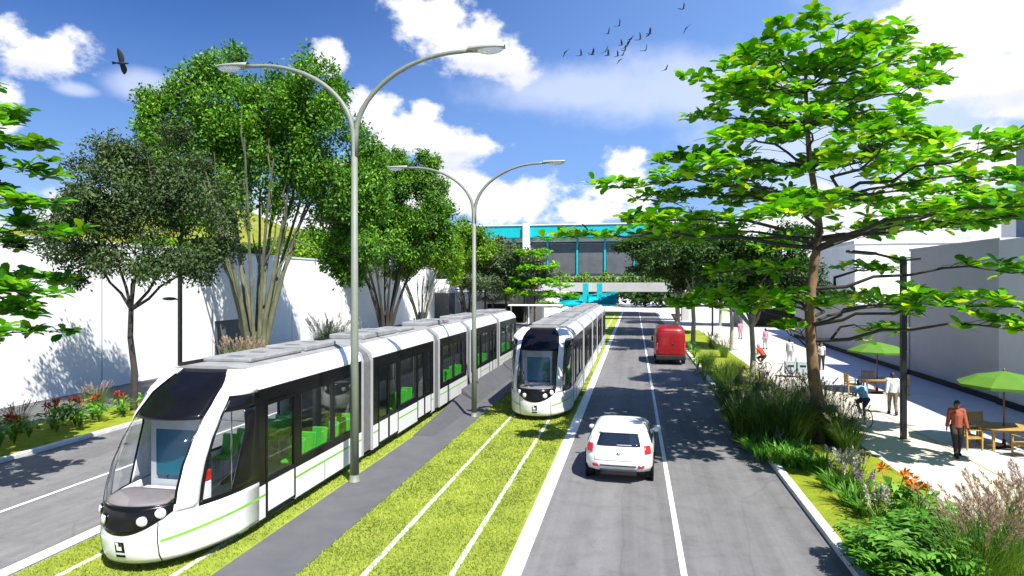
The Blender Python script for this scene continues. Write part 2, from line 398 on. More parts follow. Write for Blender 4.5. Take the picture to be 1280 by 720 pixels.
CLOUDS = [(55, 62, 95, 46), (20, 45, 60, 38), (8, 118, 34, 24), (0, 155, 40, 20), (-80, 100, 90, 70),
          (540, 30, 78, 52), (585, 55, 92, 46), (620, 75, 70, 30), (412, 68, 34, 26),
          (500, 165, 75, 46), (560, 183, 84, 36), (470, 140, 50, 36), (530, 138, 30, 24), (600, 180, 34, 24),
          (640, 252, 130, 42), (560, 240, 90, 40), (720, 262, 110, 32), (470, 250, 90, 60), (783, 205, 46, 30), (770, 240, 70, 26),
          (1250, 40, 150, 75), (1190, 85, 110, 62), (1270, 120, 130, 60), (1150, 22, 70, 26), (1235, 190, 110, 60), (1330, 60, 200, 150), (1120, 260, 200, 50),
          (300, 290, 500, 55), (980, 300, 400, 60)]
ns = mth('ADD', mth('MULTIPLY', n1, 2.3), mth('MULTIPLY', n2, 1.0)); ns = mth('SUBTRACT', ns, 1.72)
dens = mth('ADD', blobs(CLOUDS), ns); cm = sstep(dens, .06, .52)
WISPS = [(180, 108, 70, 30), (95, 112, 40, 12), (230, 104, 40, 18), (1080, 150, 330, 170), (1180, 60, 260, 150), (900, 110, 300, 60), (720, 110, 160, 40)]
wm = mth('MULTIPLY', sstep(mth('ADD', blobs(WISPS), mth('MULTIPLY', mth('SUBTRACT', n3, .5), 1.6)), .0, .75), .5)
SHADE = [(45, 92, 110, 26), (585, 92, 110, 26), (560, 200, 110, 20), (1230, 130, 160, 24), (10, 135, 60, 14)]
sm = mth('MULTIPLY', sstep(mth('ADD', blobs(SHADE), mth('MULTIPLY', mth('SUBTRACT', n1, .5), 1.2)), .05, .7), .6)
CW = (13.4, 13.5, 13.7); CS = (8.6, 9.0, 11.4)
ccol = mixc(t, sm, CW, CS); ccol = mixc(t, sstep(n2, .45, .75), ccol, mixc(t, .35, ccol, CS))
hz = mth('MULTIPLY', sstep(mth('ADD', azi, mth('MULTIPLY', ele, -.55)), skydir(60, 200)[0]-.1, skydir(1050, 200)[0]), .78)
lo = mth('MULTIPLY', sstep(mth('MULTIPLY', ele, -1), -.42, .02), .6)
skyc = mixc(t, hz, mixc(t, lo, hs.outputs[0], (3.4, 6.2, 12.5)), (3.4, 6.2, 12.6)); skyc = mixc(t, wm, skyc, (12.0, 12.6, 14.6)); skyc = mixc(t, cm, skyc, ccol)
t.links.new(skyc, bg.inputs[0]); bg.inputs[1].default_value = SKY_STR
sd = bpy.data.lights.new('sun', 'SUN'); sd.energy = SUN_STR; sd.angle = R(.5); sd.color = (1, .965, .9)
so = bpy.data.objects.new('sun', sd); COL.objects.link(so); so.rotation_euler = SUN.to_track_quat('-Z', 'Y').to_euler(); so.location = (20, -30, 60)

# ------------------------------------------------------------------ ground
def sheet(name, pts, z, mat, kind='structure', label=None, cat=None):
    b = MB(); b.add([(x, y, z) for x, y in pts], [tuple(range(len(pts)))]); return tag(b.build(name, mat), label, cat, None, kind)
def strip(name, x0, x1, y0, y1, z, mat): return sheet(name, [(x0, y0), (x1, y0), (x1, y1), (x0, y1)], z, mat)
strip('ground', -700, 700, -200, 900, 0, M['ground'])
YN, YF = -12, 128
strip('road', -2.45, 4.05, YN, YF, .008, M['asphalt'])
strip('road', -19.1, -11.55, YN, YF, .008, M['asphalt'])
strip('tram_lawn', -11.5, -7.8, YN, 62, .02, M['lawn'])
strip('tram_lawn', -6.25, -2.45, YN, YF, .02, M['lawn'])
strip('median_path', -7.8, -6.25, YN, YF, .03, M['strip'])
b = MB()
for x0, x1 in ((-2.45, -2.1), (-11.95, -11.6)): b.add([(x0, YN, .014), (x1, YN, .014), (x1, YF, .014), (x0, YF, .014)], [(0, 1, 2, 3)])
for x, wd in ((.92, .12), (-15.0, .12), (-2.0+5.75, .0)):
    if wd: b.add([(x-wd/2, YN, .014), (x+wd/2, YN, .014), (x+wd/2, YF, .014), (x-wd/2, YF, .014)], [(0, 1, 2, 3)])
tag(b.build('road_markings', M['line']), kind='structure')
b = MB()
for x in (-10.62, -8.5, -5.0, -3.38): b.bb(x-.055, x+.055, YN, 118 if x > -6 else 60, .005, .034)
tag(b.build('rails', M['rail']), kind='structure')
# kerbs
def kerb(name, x0, x1, y0, y1, h=.13):
    b = MB(); y = y0
    while y < y1-.01:
        e = min(y+1.2, y1); b.bb(x0, x1, y, e-.012, -.05, h); y = e
    return tag(b.build(name, M['kerb'], bevel=.015), kind='structure')
kerb('kerb', 4.05, 4.27, YN, 78); kerb('kerb', -19.32, -19.1, YN, 62)
kerb('kerb', 7.45, 7.6, YN, 78, .10)
strip('bed_lawn', 4.27, 7.45, YN, 78, .09, M['bedsoil'])
strip('verge_lawn', -22.6, -19.32, YN, 62, .09, M['bedsoil'])
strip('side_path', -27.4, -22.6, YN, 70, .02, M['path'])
strip('pavement', 7.6, 10.3, YN, 110, .02, M['walk'])
strip('pavement', 10.3, 16.6, YN, 110, .022, M['paver'])
b = MB(); b.bb(10.22, 10.36, YN, 110, .0, .034); tag(b.build('paving_border', M['tan']), kind='structure')
# short grass standing on the lawns near the camera
def turf(name, areas, n, hh, mat, rs):
    C = []
    for x0, x1, y0, y1, fr in areas:
        k = int(n*fr); u = rs.uniform(0, 1, k); y = y0*(y1/y0)**u
        C.append(np.stack([rs.uniform(x0, x1, k), y, np.full(k, .015)], 1))
    C = np.concatenate(C); k = len(C); a = rs.uniform(0, 6.28, k)
    s = np.stack([np.cos(a), np.sin(a), np.zeros(k)], 1); H = hh*rs.uniform(.5, 1.2, k)
    ln = np.stack([rs.normal(0, .5, k), rs.normal(0, .5, k), np.ones(k)], 1)*H[:, None]
    wd = (.006+.0009*C[:, 1])[:, None]
    V = np.stack([C-s*wd, C+s*wd, C+ln+s*wd*.2, C+ln-s*wd*.2], 1).reshape(-1, 3); F = np.arange(k*4).reshape(-1, 4)
    return tag(link(name, quads_mesh(name, V, F), mat), kind='stuff')
turf('grass', [(-6.25, -2.5, 9, 40, .5), (-11.5, -7.85, 8, 30, .3), (4.3, 7.4, 9, 40, .2)], 90000, .045, M['turf'], nrs)
# hill behind the wall
b = MB()
def hillz(y):  return 7.6 + 8*math.exp(-((y-78)/30)**2) + 1.2*math.sin(y*.21)
b.grid(lambda u, v: (-28.5-26*u, v, -1+(hillz(v)+1)*(math.sin(min(u, 1)*math.pi/2)**.8) if u <= 1 else hillz(v)*(1-.25*(u-1))), [i/10 for i in range(0, 11)]+[1.5, 2.5], [-30+6*i for i in range(0, 23)])
tag(b.build('hill', M['hill']), kind='structure')

# ------------------------------------------------------------------ long white wall, grey recess panel with painted tree shade
e = empty('boundary_wall', (-27.5, 40, 0), 0, 'tall white rendered wall running along the far side of the road with the flower verge', 'wall')
b = MB(); b.bb(-.35, 0, -60, -1.8, -.2, 7.6); b.bb(-.35, 0, 1.6, 46, -.2, 7.6); b.bb(-.35, 0, -1.8, 1.6, 3.02, 7.6); b.build('wall_panel', M['wall'], e)
b = MB()
for y in list(range(-56, 0, 9))+list(range(8, 46, 9)): b.bb(0, .004, y-.03, y+.03, 0, 7.6)
b.build('joint', M['joint'], e)
b = MB(); b.bb(-.4, .06, -60, 46, 7.6, 7.72); b.build('coping', M['lwall'], e)
e = empty('shade_recess_panel', (-27.62, 39.9, 0), 0, 'grey recess panel with painted tree shade in the white wall behind the vase shaped trunk', 'gate')
b = MB(); b.bb(-.04, .0, -1.78, -.02, .02, 3.0); b.build('leaf', M['gate'], e); b = MB(); b.bb(-.04, .0, .02, 1.58, .02, 3.0); b.build('leaf', M['gate'], e)  # grey stands for a recess and the tree shadow on the wall
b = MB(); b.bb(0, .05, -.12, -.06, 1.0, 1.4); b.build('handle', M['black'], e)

# ------------------------------------------------------------------ buildings on the right
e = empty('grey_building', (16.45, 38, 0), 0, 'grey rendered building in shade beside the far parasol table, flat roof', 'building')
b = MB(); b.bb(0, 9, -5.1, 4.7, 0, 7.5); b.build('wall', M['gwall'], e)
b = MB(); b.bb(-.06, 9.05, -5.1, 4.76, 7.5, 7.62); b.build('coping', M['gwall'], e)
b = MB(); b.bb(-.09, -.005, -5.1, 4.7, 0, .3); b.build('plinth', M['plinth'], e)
e = empty('light_building', (16.35, 15, 0), 0, 'pale grey building behind the near parasol table, with vertical panel joints', 'building')
b = MB(); b.bb(0, 9, -30, 17.9, 0, 7.5); b.build('wall', M['lwall'], e)
b = MB()
for y in (14.2, 8.5, 2.5): b.bb(-.012, 0, y-.035, y+.035, .3, 7.5)
b.build('joint', M['joint'], e)
b = MB(); b.bb(-.09, -.005, -30, 17.9, 0, .3); b.build('plinth', M['plinth'], e)
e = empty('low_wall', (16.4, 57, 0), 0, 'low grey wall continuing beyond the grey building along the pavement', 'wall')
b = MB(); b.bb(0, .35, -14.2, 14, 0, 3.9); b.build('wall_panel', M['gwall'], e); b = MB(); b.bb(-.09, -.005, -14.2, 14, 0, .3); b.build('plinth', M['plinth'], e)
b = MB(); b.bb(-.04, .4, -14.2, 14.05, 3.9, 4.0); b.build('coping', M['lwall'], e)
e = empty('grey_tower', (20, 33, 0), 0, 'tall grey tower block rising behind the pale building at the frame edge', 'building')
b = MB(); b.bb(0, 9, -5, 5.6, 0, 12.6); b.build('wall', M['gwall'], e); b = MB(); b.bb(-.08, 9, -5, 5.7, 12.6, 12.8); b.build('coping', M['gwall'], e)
e = empty('white_building', (27, 64, 0), 0, 'sunlit white building standing behind the low grey wall', 'building')
b = MB(); b.bb(-7, 12, 0, 12, 0, 9.2); b.build('wall', M['wall'], e); b = MB(); b.bb(-7.1, 12, -.1, 12, 9.2, 9.5); b.build('coping', M['lwall'], e)
e = empty('gabled_building', (33, 52, 0), 0, 'building with a low tan pitched roof seen through the big tree branches', 'building')
b = MB(); b.bb(-5, 8, -4, 4, 0, 10.4); b.build('wall', M['wall'], e)
b = MB(); b.prism([(-5.6, 10.4), (8.6, 10.4), (1.5, 12.6)], -4.4, 4.4, 'y'); b.build('roof', M['tan'], e)
e = empty('garage_building', (15.8, 84, 0), 0, 'low grey building with a dark garage opening at the end of the pavement', 'building')
b = MB(); b.bb(-2.5, 8, 0, 8, 2.4, 4.2); b.bb(-2.5, -1.8, 0, 8, 0, 2.4); b.bb(5, 8, 0, 8, 0, 2.4); b.bb(-1.8, 5, 4, 8, 0, 2.4); b.build('wall', M['gwall'], e)
b = MB(); b.bb(-1.8, 5, 3.9, 3.98, 0, 2.4); b.build('door', M['plinth'], e)
b = MB()
for k in range(4): b.bb(-2.6, 8.1, -.12, -.02, 2.6+k*.42, 2.8+k*.42)
b.build('band', M['lwall'], e)

# ------------------------------------------------------------------ station, overpass, canopy far away
e = empty('station_building', (-11, 112, 0), 0, 'far station hall with a long turquoise roof and dark glass panels', 'building')
b = MB(); b.bb(-24, 19, -1.5, 9, 13.6, 15.7); b.build('roof', M['teal'], e, bevel=.05)
b = MB(); b.bb(-24.2, 19.2, -1.7, 9, 15.7, 15.9); b.bb(-24, 19, 0, 9, 12.9, 13.59); b.build('fascia', M['lwall'], e)
for x in (-16.5, -10.2, -4.0, 1.2, 6.0, 11.0, 16):
    b = MB(); b.bb(x-.16, x+.16, -.25, .0, 4.2, 13.59); b.build('mullion', M['teal'], e)
xs = [-20, -16.3, -10.0, -3.8, 1.4, 6.2, 11.2, 16]
for i in range(7):
    b = MB(); b.bb(xs[i]+.03, xs[i+1]-.36, .02, .2, 7.3, 12.5); b.build('panel', M['smoked'], e)
b = MB(); b.bb(-20, 17, .3, 9, 5.6, 12.7); b.build('wall', M['deck'], e); b = MB(); b.bb(-22, 18, -4, 9, 5.2, 5.59); b.build('terrace', M['deck'], e)
b = MB(); b.bb(-8.1, -7.0, -2.2, -.3, 3.5, 16.1); b.build('column', M['wall'], e); b = MB(); b.bb(-19, -18, -2.2, -.3, 3.5, 13.5); b.build('column', M['wall'], e)
e = empty('footbridge', (-8, 100, 0), 0, 'pale concrete footbridge crossing the road in front of the station', 'bridge')
b = MB(); b.bb(-7.5, 17, -1.8, 1.8, 4.3, 5.7); b.build('deck', M['deck'], e, bevel=.05)
b = MB()
for k in range(50): b.bb(-7.4+k*.48, -7.36+k*.48, -1.75, -1.7, 5.7, 6.6)
b.bb(-7.5, 17, -1.76, -1.69, 6.6, 6.66); b.build('railing', M['pole'], e)
for x in (-7.0, 15.5, -1.5):
    b = MB(); b.bb(x-.5, x+.5, -1, 1, 0, 4.3); b.build('pier', M['deck'], e)
b = MB(); b.bb(14.2, 15.4, -2.2, -1.85, 4.6, 7.4); b.build('frame', M['wall'], e); b = MB(); b.bb(14.5, 15.1, -2.26, -2.21, 4.8, 7.2); b.build('panel', M['plastic'], e)
e = empty('pavilion', (-19, 92, 0), 0, 'white walled pavilion with dark block below the station', 'building')
b = MB(); b.bb(-8, 9, 0, 6, 2.6, 4.2); b.bb(-8, -2.5, .3, 6, 0, 2.6); b.bb(3.6, 9, .3, 6, 0, 2.6); b.build('wall', M['wall'], e)
b = MB(); b.bb(-2.4, 3.5, 1, 6, 0, 2.6); b.build('door', M['plinth'], e)
b = MB(); b.bb(3.8, 6.2, -2.2, -.2, 0, 4.5); b.build('tower_block', M['gate'], e)
b = MB(); b.bb(-8.2, 9.2, -.3, 6, 4.2, 4.4); b.build('coping', M['lwall'], e)
e = empty('far_building', (-33, 88, 0), 0, 'dark grey and white building where the long wall ends', 'building')
b = MB(); b.bb(-2, 7, 0, 6, 0, 6.2); b.build('wall', M['wall'], e); b = MB(); b.bb(4, 7.03, -.05, 3, 0, 4.2); b.build('door', M['gate'], e)
e = empty('parapet', (-24, 76, 0), 0, 'long low white parapet on the plaza beyond the vase shaped trees', 'wall')
b = MB(); b.bb(-3.5, 9, 0, .3, 0, .9); b.build('wall_panel', M['wall'], e); b = MB(); b.bb(-3.6, 9.1, -.05, .35, .9, .98); b.build('coping', M['gwall'], e)
# turquoise slatted canopy
e = empty('station_canopy', (-5.2, 74, 0), 0, 'turquoise slatted canopy on posts over the tram stop', 'canopy')
for k in range(9):
    b = MB(); y = -2.4+k*.62; b.bar((-3.4, y, 3.1+.10*k), (3.3, y+.35, 3.25+.16*k), .34, .08); b.build('slat', M['teal'], e)
b = MB(); b.add([(-3.3, -2.5, 3.0), (3.2, -2.1, 3.14), (3.2, 2.9, 4.42), (-3.3, 2.5, 3.82)], [(0, 1, 2, 3)]); b.build('roof', M['teal'], e, solid=.03)
for x, y in ((-.2, -1.6), (1.2, 1.4)):
    b = MB(); b.bb(x-.32, x+.32, y-.1, y+.1, 0, 5.6); b.build('post', M['teal'], e)
b = MB(); b.bar((-3.1, -2.6, 3.02), (-3.1, 3, 3.9), .14); b.bar((3.0, -2.3, 3.15), (3.0, 3.2, 4.4), .14); b.build('beam', M['teal'], e)
e = empty('stop_shelter', (-11.5, 70, 0), 0, 'thin white framed tram shelter left of the turquoise canopy', 'shelter')
b = MB()
for x in (-2, 0, 3.5): b.bb(x-.05, x+.05, -.05, .05, 0, 3.1)
b.build('post', M['wall'], e); b = MB(); b.bb(-2.2, 3.7, -.8, .8, 3.1, 3.22); b.build('roof', M['wall'], e)
# sloping concrete bank on the left edge of the median path, shade put into its colour
e = empty('concrete_bank', (-7.8, 22, 0), 0, 'low concrete bank with painted shade rising along the grey path beside the long tram', 'bank')
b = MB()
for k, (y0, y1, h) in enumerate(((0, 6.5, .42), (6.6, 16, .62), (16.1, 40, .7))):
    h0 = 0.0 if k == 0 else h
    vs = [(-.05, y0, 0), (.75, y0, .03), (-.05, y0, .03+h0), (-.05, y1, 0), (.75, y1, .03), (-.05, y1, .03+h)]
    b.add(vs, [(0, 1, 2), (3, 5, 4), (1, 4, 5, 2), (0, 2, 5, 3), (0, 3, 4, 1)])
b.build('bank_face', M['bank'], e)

# ------------------------------------------------------------------ lamps
def double_lamp(label):
    e = empty('street_lamp', (0, 0, 0), 0, label, 'street lamp', 'double armed street lamps')
    b = MB(); b.tube([(0, 0, 0), (0, 0, 4), (0, 0, 9.75)], [.125, .105, .08], 16); b.build('pole', M['pole'], e)
    b = MB(); b.lathe([(.0, 0), (.17, 0), (.17, .02), (.135, .04), (.132, .18), (.12, .2)], 16); b.build('base', M['pole'], e)
    for s in (-1, 1):
        ang = [i/14 for i in range(15)]
        path = [(0.03*s, 0, 9.0)] + [(s*(.04+3.0*(1-math.cos(a*math.pi/2))**.95), 0, 9.6+2.1*math.sin(a*math.pi/2)**1.0) for a in ang] + [(s*3.35, 0, 11.72)]
        b = MB(); b.tube(path, [.075]*5+[.065]*6+[.055]*6, 12); a = b.build('arm', M['pole'], e)
        hb = MB()
        def hs_(u, v):
            x = 3.25 + u*1.0; wd = .17*math.sin(math.pi*min(1, .12+u*.8))**.6 + .03; an = math.pi*v
            return (s*x, math.cos(an)*wd, 11.70+.03*u+math.sin(an)*(.13-.05*u))
        hb.grid(hs_, [i/10 for i in range(11)], [i/8 for i in range(9)])
        hb.grid(lambda u, v: (s*(3.25+u), (1-2*v)*(.17*math.sin(math.pi*min(1, .12+u*.8))**.6+.03), 11.70+.03*u), [i/10 for i in range(11)], [0, .5, 1])
        h = hb.build('lamp_head', M['lamphead'], e)
        lb = MB(); lb.ell((s*3.85, 0, 11.70), (.36, .15, .12), 8); lb.build('lens', M['lens'], h)
    return e
l1 = double_lamp('tall grey double armed street lamp standing nearest, beside the first tram')
place(l1, (-7.62, 16.6, .03), 0, 1)
place(dup(l1), (-6.5, 25.65, .03), 0, .885, 'smaller farther double armed street lamp between the two trams')
def post_lamp(loc, h, arm_left, label, rz=0):
    e = empty('post_lamp', loc, rz, label, 'street lamp', 'black single post lamps')
    b = MB(); b.bb(-.09, .09, -.09, .09, 0, h); b.build('pole', M['black'], e, bevel=.012)
    b = MB(); b.bar((.55, 0, h+.02), (0, 0, h-.04), .09, .07); b.bar((0, 0, h-.04), (-arm_left, 0, h+.22), .09, .08); b.build('arm', M['black'], e)
    b = MB(); b.box((-arm_left-.42, 0, h+.26), (.95, .34, .10), 0, 0, Matrix.Rotation(R(6), 4, 'Y')); hd = b.build('lamp_head', M['black'], e, bevel=.03)
    b = MB(); b.box((-arm_left-.42, 0, h+.20), (.75, .26, .02), 0, 0, Matrix.Rotation(R(6), 4, 'Y')); b.build('lens', M['lamphead'], hd)
    return e
post_lamp((9.33, 24.8, .02), 6.35, .95, 'black post lamp with bent arm on the pavement near the parasols')
post_lamp((8.1, 70.4, .02), 6.35, .95, 'distant black post lamp behind the red cyclist')
def low_lamp(loc, h, label):
    e = empty('path_lamp', loc, 0, label, 'path lamp', 'black path lamps by the wall')
    b = MB(); b.bb(-.08, .08, -.08, .08, 0, h); b.build('pole', M['black'], e, bevel=.01)
    b = MB(); b.bar((0, 0, 4.7), (-.35, 0, 4.72), .06); b.build('arm', M['black'], e)
    b = MB(); b.ell((-.62, 0, 4.74), (.42, .17, .09), 8); b.build('lamp_head', M['black'], e); return e
low_lamp(tuple(G(225, 489)), 6.3, 'slim black path lamp with one head against the shaded wall')
low_lamp((-23, 84, 0), 5.4, 'distant slim black lamp left of the second street lamp')

# ------------------------------------------------------------------ yield sign, bins
e = empty('yield_sign', (4.5, 72, .1), 0, 'small red triangular yield sign on a dark post beyond the red van', 'road sign')
b = MB(); b.tube([(0, .04, 0), (0, .04, 2.2)], .05, 8); b.build('pole', M['black'], e)
b = MB(); b.prism([(-.62, 2.15), (.62, 2.15), (0, 1.1)], -.02, .02, 'y'); b.build('plate', M['sign_red'], e, bevel=.008)
b = MB(); b.prism([(-.34, 2.0), (.34, 2.0), (0, 1.42)], -.028, -.022, 'y'); b.build('face', M['sign_white'], e)
p = G(995, 472); e = empty('litter_bin', (p.x, p.y, .02), 0, 'pair of pale blue litter boxes on a post on the pavement', 'litter bin')
for x in (-.33, .33):
    b = MB(); b.bb(x-.29, x+.29, -.22, .22, .18, .86); bx = b.build('bin_box', M['bin'], e, bevel=.03)
    b = MB(); b.bb(x-.3, x+.3, -.23, .23, .865, .92); b.build('lid', M['bin'], bx, bevel=.015)
    b = MB(); b.bb(x-.17, x+.17, -.228, -.222, .62, .74); b.build('slot', M['black'], bx)
b = MB(); b.bb(-.03, .03, -.03, .03, 0, 1.15); b.build('post', M['pole'], e)
# ------------------------------------------------------------------ trams
TW, ZT = 1.3, 3.6
def lerp(a, b, t_): return a + (b-a)*t_
def pw(x, tab):
    if x <= tab[0][0]: return tab[0][1]
    for (a, fa), (b, fb) in zip(tab, tab[1:]):
        if x <= b:
            u = (x-a)/(b-a); u = u*u*(3-2*u)*.35 + u*.65; return lerp(fa, fb, u)
    return tab[-1][1]
NOSE_END = 2.5
def yfr(z): return pw(z, [(.2, .16), (.4, .05), (.7, 0), (1.1, .03), (1.5, .13), (1.9, .31), (2.3, .60), (2.7, 1.0), (3.1, 1.52), (3.4, 2.08), (3.6, 2.44)])
def hw(z): return pw(z, [(.2, 1.3), (.7, 1.3), (2.9, 1.3), (3.2, 1.27), (3.4, 1.14), (3.6, .92)])
def nose(s, z, off=0.0):
    """s in -1..1 across (fraction of the half width), z height"""
    def base(s, z):
        a = min(1.0, abs(s)); y = yfr(z) + (NOSE_END-yfr(z))*(1-math.sqrt(1-a**2.3))
        return Vector((math.copysign(a, s)*hw(z), y, z))
    p = base(s, z)
    if off:
        e = .004; s0 = max(-.995, min(.995, s))
        du = base(s0+e, z)-base(s0-e, z); dv = base(s, z+e)-base(s, z-e); n = du.cross(dv)
        if n.length > 1e-9:
            n.normalize(); p = p + n*off
    return p
def s_at(y, z):
    lo, hi = 0.0, 1.0
    for _ in range(30):
        m_ = (lo+hi)/2
        if nose(m_, z).y < y: lo = m_
        else: hi = m_
    return lo
def lin(a, b, n): return [a+(b-a)*i/n for i in range(n+1)]
ZB, ZW0, ZW1 = .22, 1.30, 2.74
SP, SG = .60, .78
def patch(fn, us, vs_, m=0):
    return MB().grid(fn, us, vs_, m)

def build_cab(T):
    # white shell: bumper, pillars, sides below and above the windows (with holes for the windshield and side windows)
    b = MB()
    full = lin(-1, -SG, 8)+lin(-SG, -SP, 4)[1:]+lin(-SP, SP, 18)[1:]+lin(SP, SG, 4)[1:]+lin(SG, 1, 8)[1:]
    b.grid(lambda u, v: nose(u, v), full, lin(ZB, 1.12, 9))
    for s in (-1, 1):
        b.grid(lambda u, v: nose(s*u, v), lin(SP, SG, 5), lin(1.12, 3.6, 24))
        b.grid(lambda u, v: nose(s*u, v), lin(SG, 1, 8), lin(3.12, 3.6, 5))
    b.grid(lambda u, v: nose(u, v), lin(-SP, SP, 18), lin(1.12, ZW0, 2))
    b.build('cab_shell', M['white'], T, solid=.006)
    b = MB().grid(lambda u, v: nose(u, v), lin(-SP, SP, 16), lin(ZW1, 3.6, 10)); b.build('visor', M['tblack'], T, solid=.006)
    b = MB().grid(lambda u, v: nose(u, v, -.004), lin(-SP, SP, 20), lin(ZW0, ZW1, 14)); b.build('windshield', M['wglass'], T)
    b = MB()
    for s in (-1, 1):
        b.grid(lambda u, v: nose(s*(SP+.022*u-.006), v, .006), [0, 1], lin(ZW0-.02, 3.5, 20))
    b.grid(lambda u, v: nose(u, ZW0+.03*v-.015, .006), lin(-SP, SP, 20), [0, 1])
    b.build('windshield_seal', M['tblack'], T, solid=.012)
    # black smile with the lamps
    def zl(s): return .80 + .36*(abs(s)/SP)**2.2
    b = MB().grid(lambda u, v: nose(u, lerp(zl(u), ZW0-.005, v), .007), lin(-SP, SP, 24), lin(0, 1, 6)); b.build('lamp_mask', M['tblack'], T, solid=.012)
    for s in (-.49, -.31, .31, .49):
        z = 1.17 if abs(s) > .4 else 1.06
        p = nose(s, z, .014); q = nose(s, z, .06); n = (q-p).normalized(); MT = Matrix.Translation(p) @ n.to_track_quat('Z', 'Y').to_matrix().to_4x4()
        h = MB().lathe([(.0, .0), (.10, .0), (.105, .02), (.095, .03)], 20, 0, MT).build('headlight', M['chrome'], T)
        MB().lathe([(.0, .05), (.05, .045), (.085, .03), (.095, .02)], 20, 0, MT).build('lens', M['clearlamp'], h)
    # side windows
    for s in (-1, 1):
        rows = lin(1.22, 2.82, 12)
        def sf(z): return SG + .022
        def sr(z): return s_at(1.62+.42*min(1, (z-1.22)/1.2), z)
        b = MB()
        b.grid(lambda u, v: nose(s*lerp(SG, sf(v), u), v), [0, 1], rows)
        b.grid(lambda u, v: nose(s*lerp(sr(v), 1, u), v), lin(0, 1, 5), rows)
        b.grid(lambda u, v: nose(s*u, v), lin(SG, 1, 8), lin(1.12, 1.22, 2)); b.grid(lambda u, v: nose(s*u, v), lin(SG, 1, 8), lin(2.82, 3.12, 3))
        b.build('window_surround', M['tblack'], T, solid=.008)
        l_ = MB(); l_.grid(lambda u, v: nose(s*lerp(sr(v)+.004, .999, u), v, -.03), lin(0, 1, 5), rows); l_.grid(lambda u, v: nose(s*u, v, -.03), lin(SG, .999, 8), lin(.45, 1.2, 4)); l_.build('lining', M['tinner'], T, solid=.008)
        MB().grid(lambda u, v: nose(s*lerp(sf(v), sr(v), u), v, -.006), lin(0, 1, 8), rows).build('side_window', M['glass'], T)
        MB().grid(lambda u, v: nose(s*u, .62+.12*min(1, (u-.5)/.5)+.05*v, .008), lin(.5, 1, 20), [0, 1]).build('stripe', M['green'], T)
    b = MB()
    for s in (-1, 1): b.grid(lambda u, v: nose(s*(.47+.012*u), v, .006), [0, 1], lin(ZB+.01, 1.0, 10))
    b.grid(lambda u, v: nose(u, ZB+.02*v, .008), lin(-1, 1, 40), [0, 1])
    b.build('panel_gap', M['plastic'], T, solid=.006)
    # square emblem and bar under the lamps
    b = MB()
    def em(x0, x1, z0, z1, m=0, off=.007): b.grid(lambda u, v: nose(u/1.3, v, off), [x0, x1], [z0, z1], m)
    em(-.10, .10, .47, .68); em(-.10, .10, .38, .43)
    em(-.065, .045, .515, .655, 1, .010); em(-.085, -.02, .63, .672, 1, .010); em(-.01, .045, .60, .655, 0, .012)
    b.build('emblem', [M['tblack'], M['white']], T)
    # inside: dash, desk, teal screen in a grey frame, driver seat
    b = MB().grid(lambda u, v: (nose(u*.86, 1.28).x, lerp(nose(u*.86, 1.28).y+.07, 1.15, v), 1.30+.06*math.sin(v*3.1)), lin(-.6, .6, 14), lin(0, 1, 6)); b.build('dashboard', M['dash'], T, solid=.04)
    b = MB(); b.bb(-.72, .7, 1.16, 1.56, .9, 1.24); b.build('desk', M['white'], T, bevel=.03)
    b = MB(); b.bb(-.68, -.56, 1.62, 1.68, .42, 2.72); b.bb(.42, .50, 1.62, 1.68, .42, 2.72); b.bb(-.56, .42, 1.62, 1.68, 2.42, 2.72); b.bb(-.56, .42, 1.62, 1.68, .42, 1.34); pt = b.build('partition', M['tgrey'], T)
    b = MB(); b.bb(-.56, .42, 1.63, 1.67, 1.45, 2.415); b.build('screen', M['screen'], pt)
    b = MB(); b.bb(-.25, .25, 1.85, 2.3, .95, 1.05); b.bb(-.25, .25, 2.25, 2.35, 1.0, 1.75); b.build('driver_seat', M['bellow'], T, bevel=.04)
    b = MB(); b.bb(.78, .95, 1.2, 1.36, 1.0, 1.5, 0); b.bb(.78, .95, 1.2, 1.36, 1.503, 1.72, 1); b.build('control_box', [M['white'], M['redp']], T, bevel=.015)
    b = MB(); b.prism([(-.55, .45), (.55, .45), (.95, 1.15), (1.15, 1.9), (1.18, NOSE_END), (-1.18, NOSE_END), (-1.15, 1.9), (-.95, 1.15)], .36, .42, 'z'); b.build('cab_floor', M['tfloor'], T)

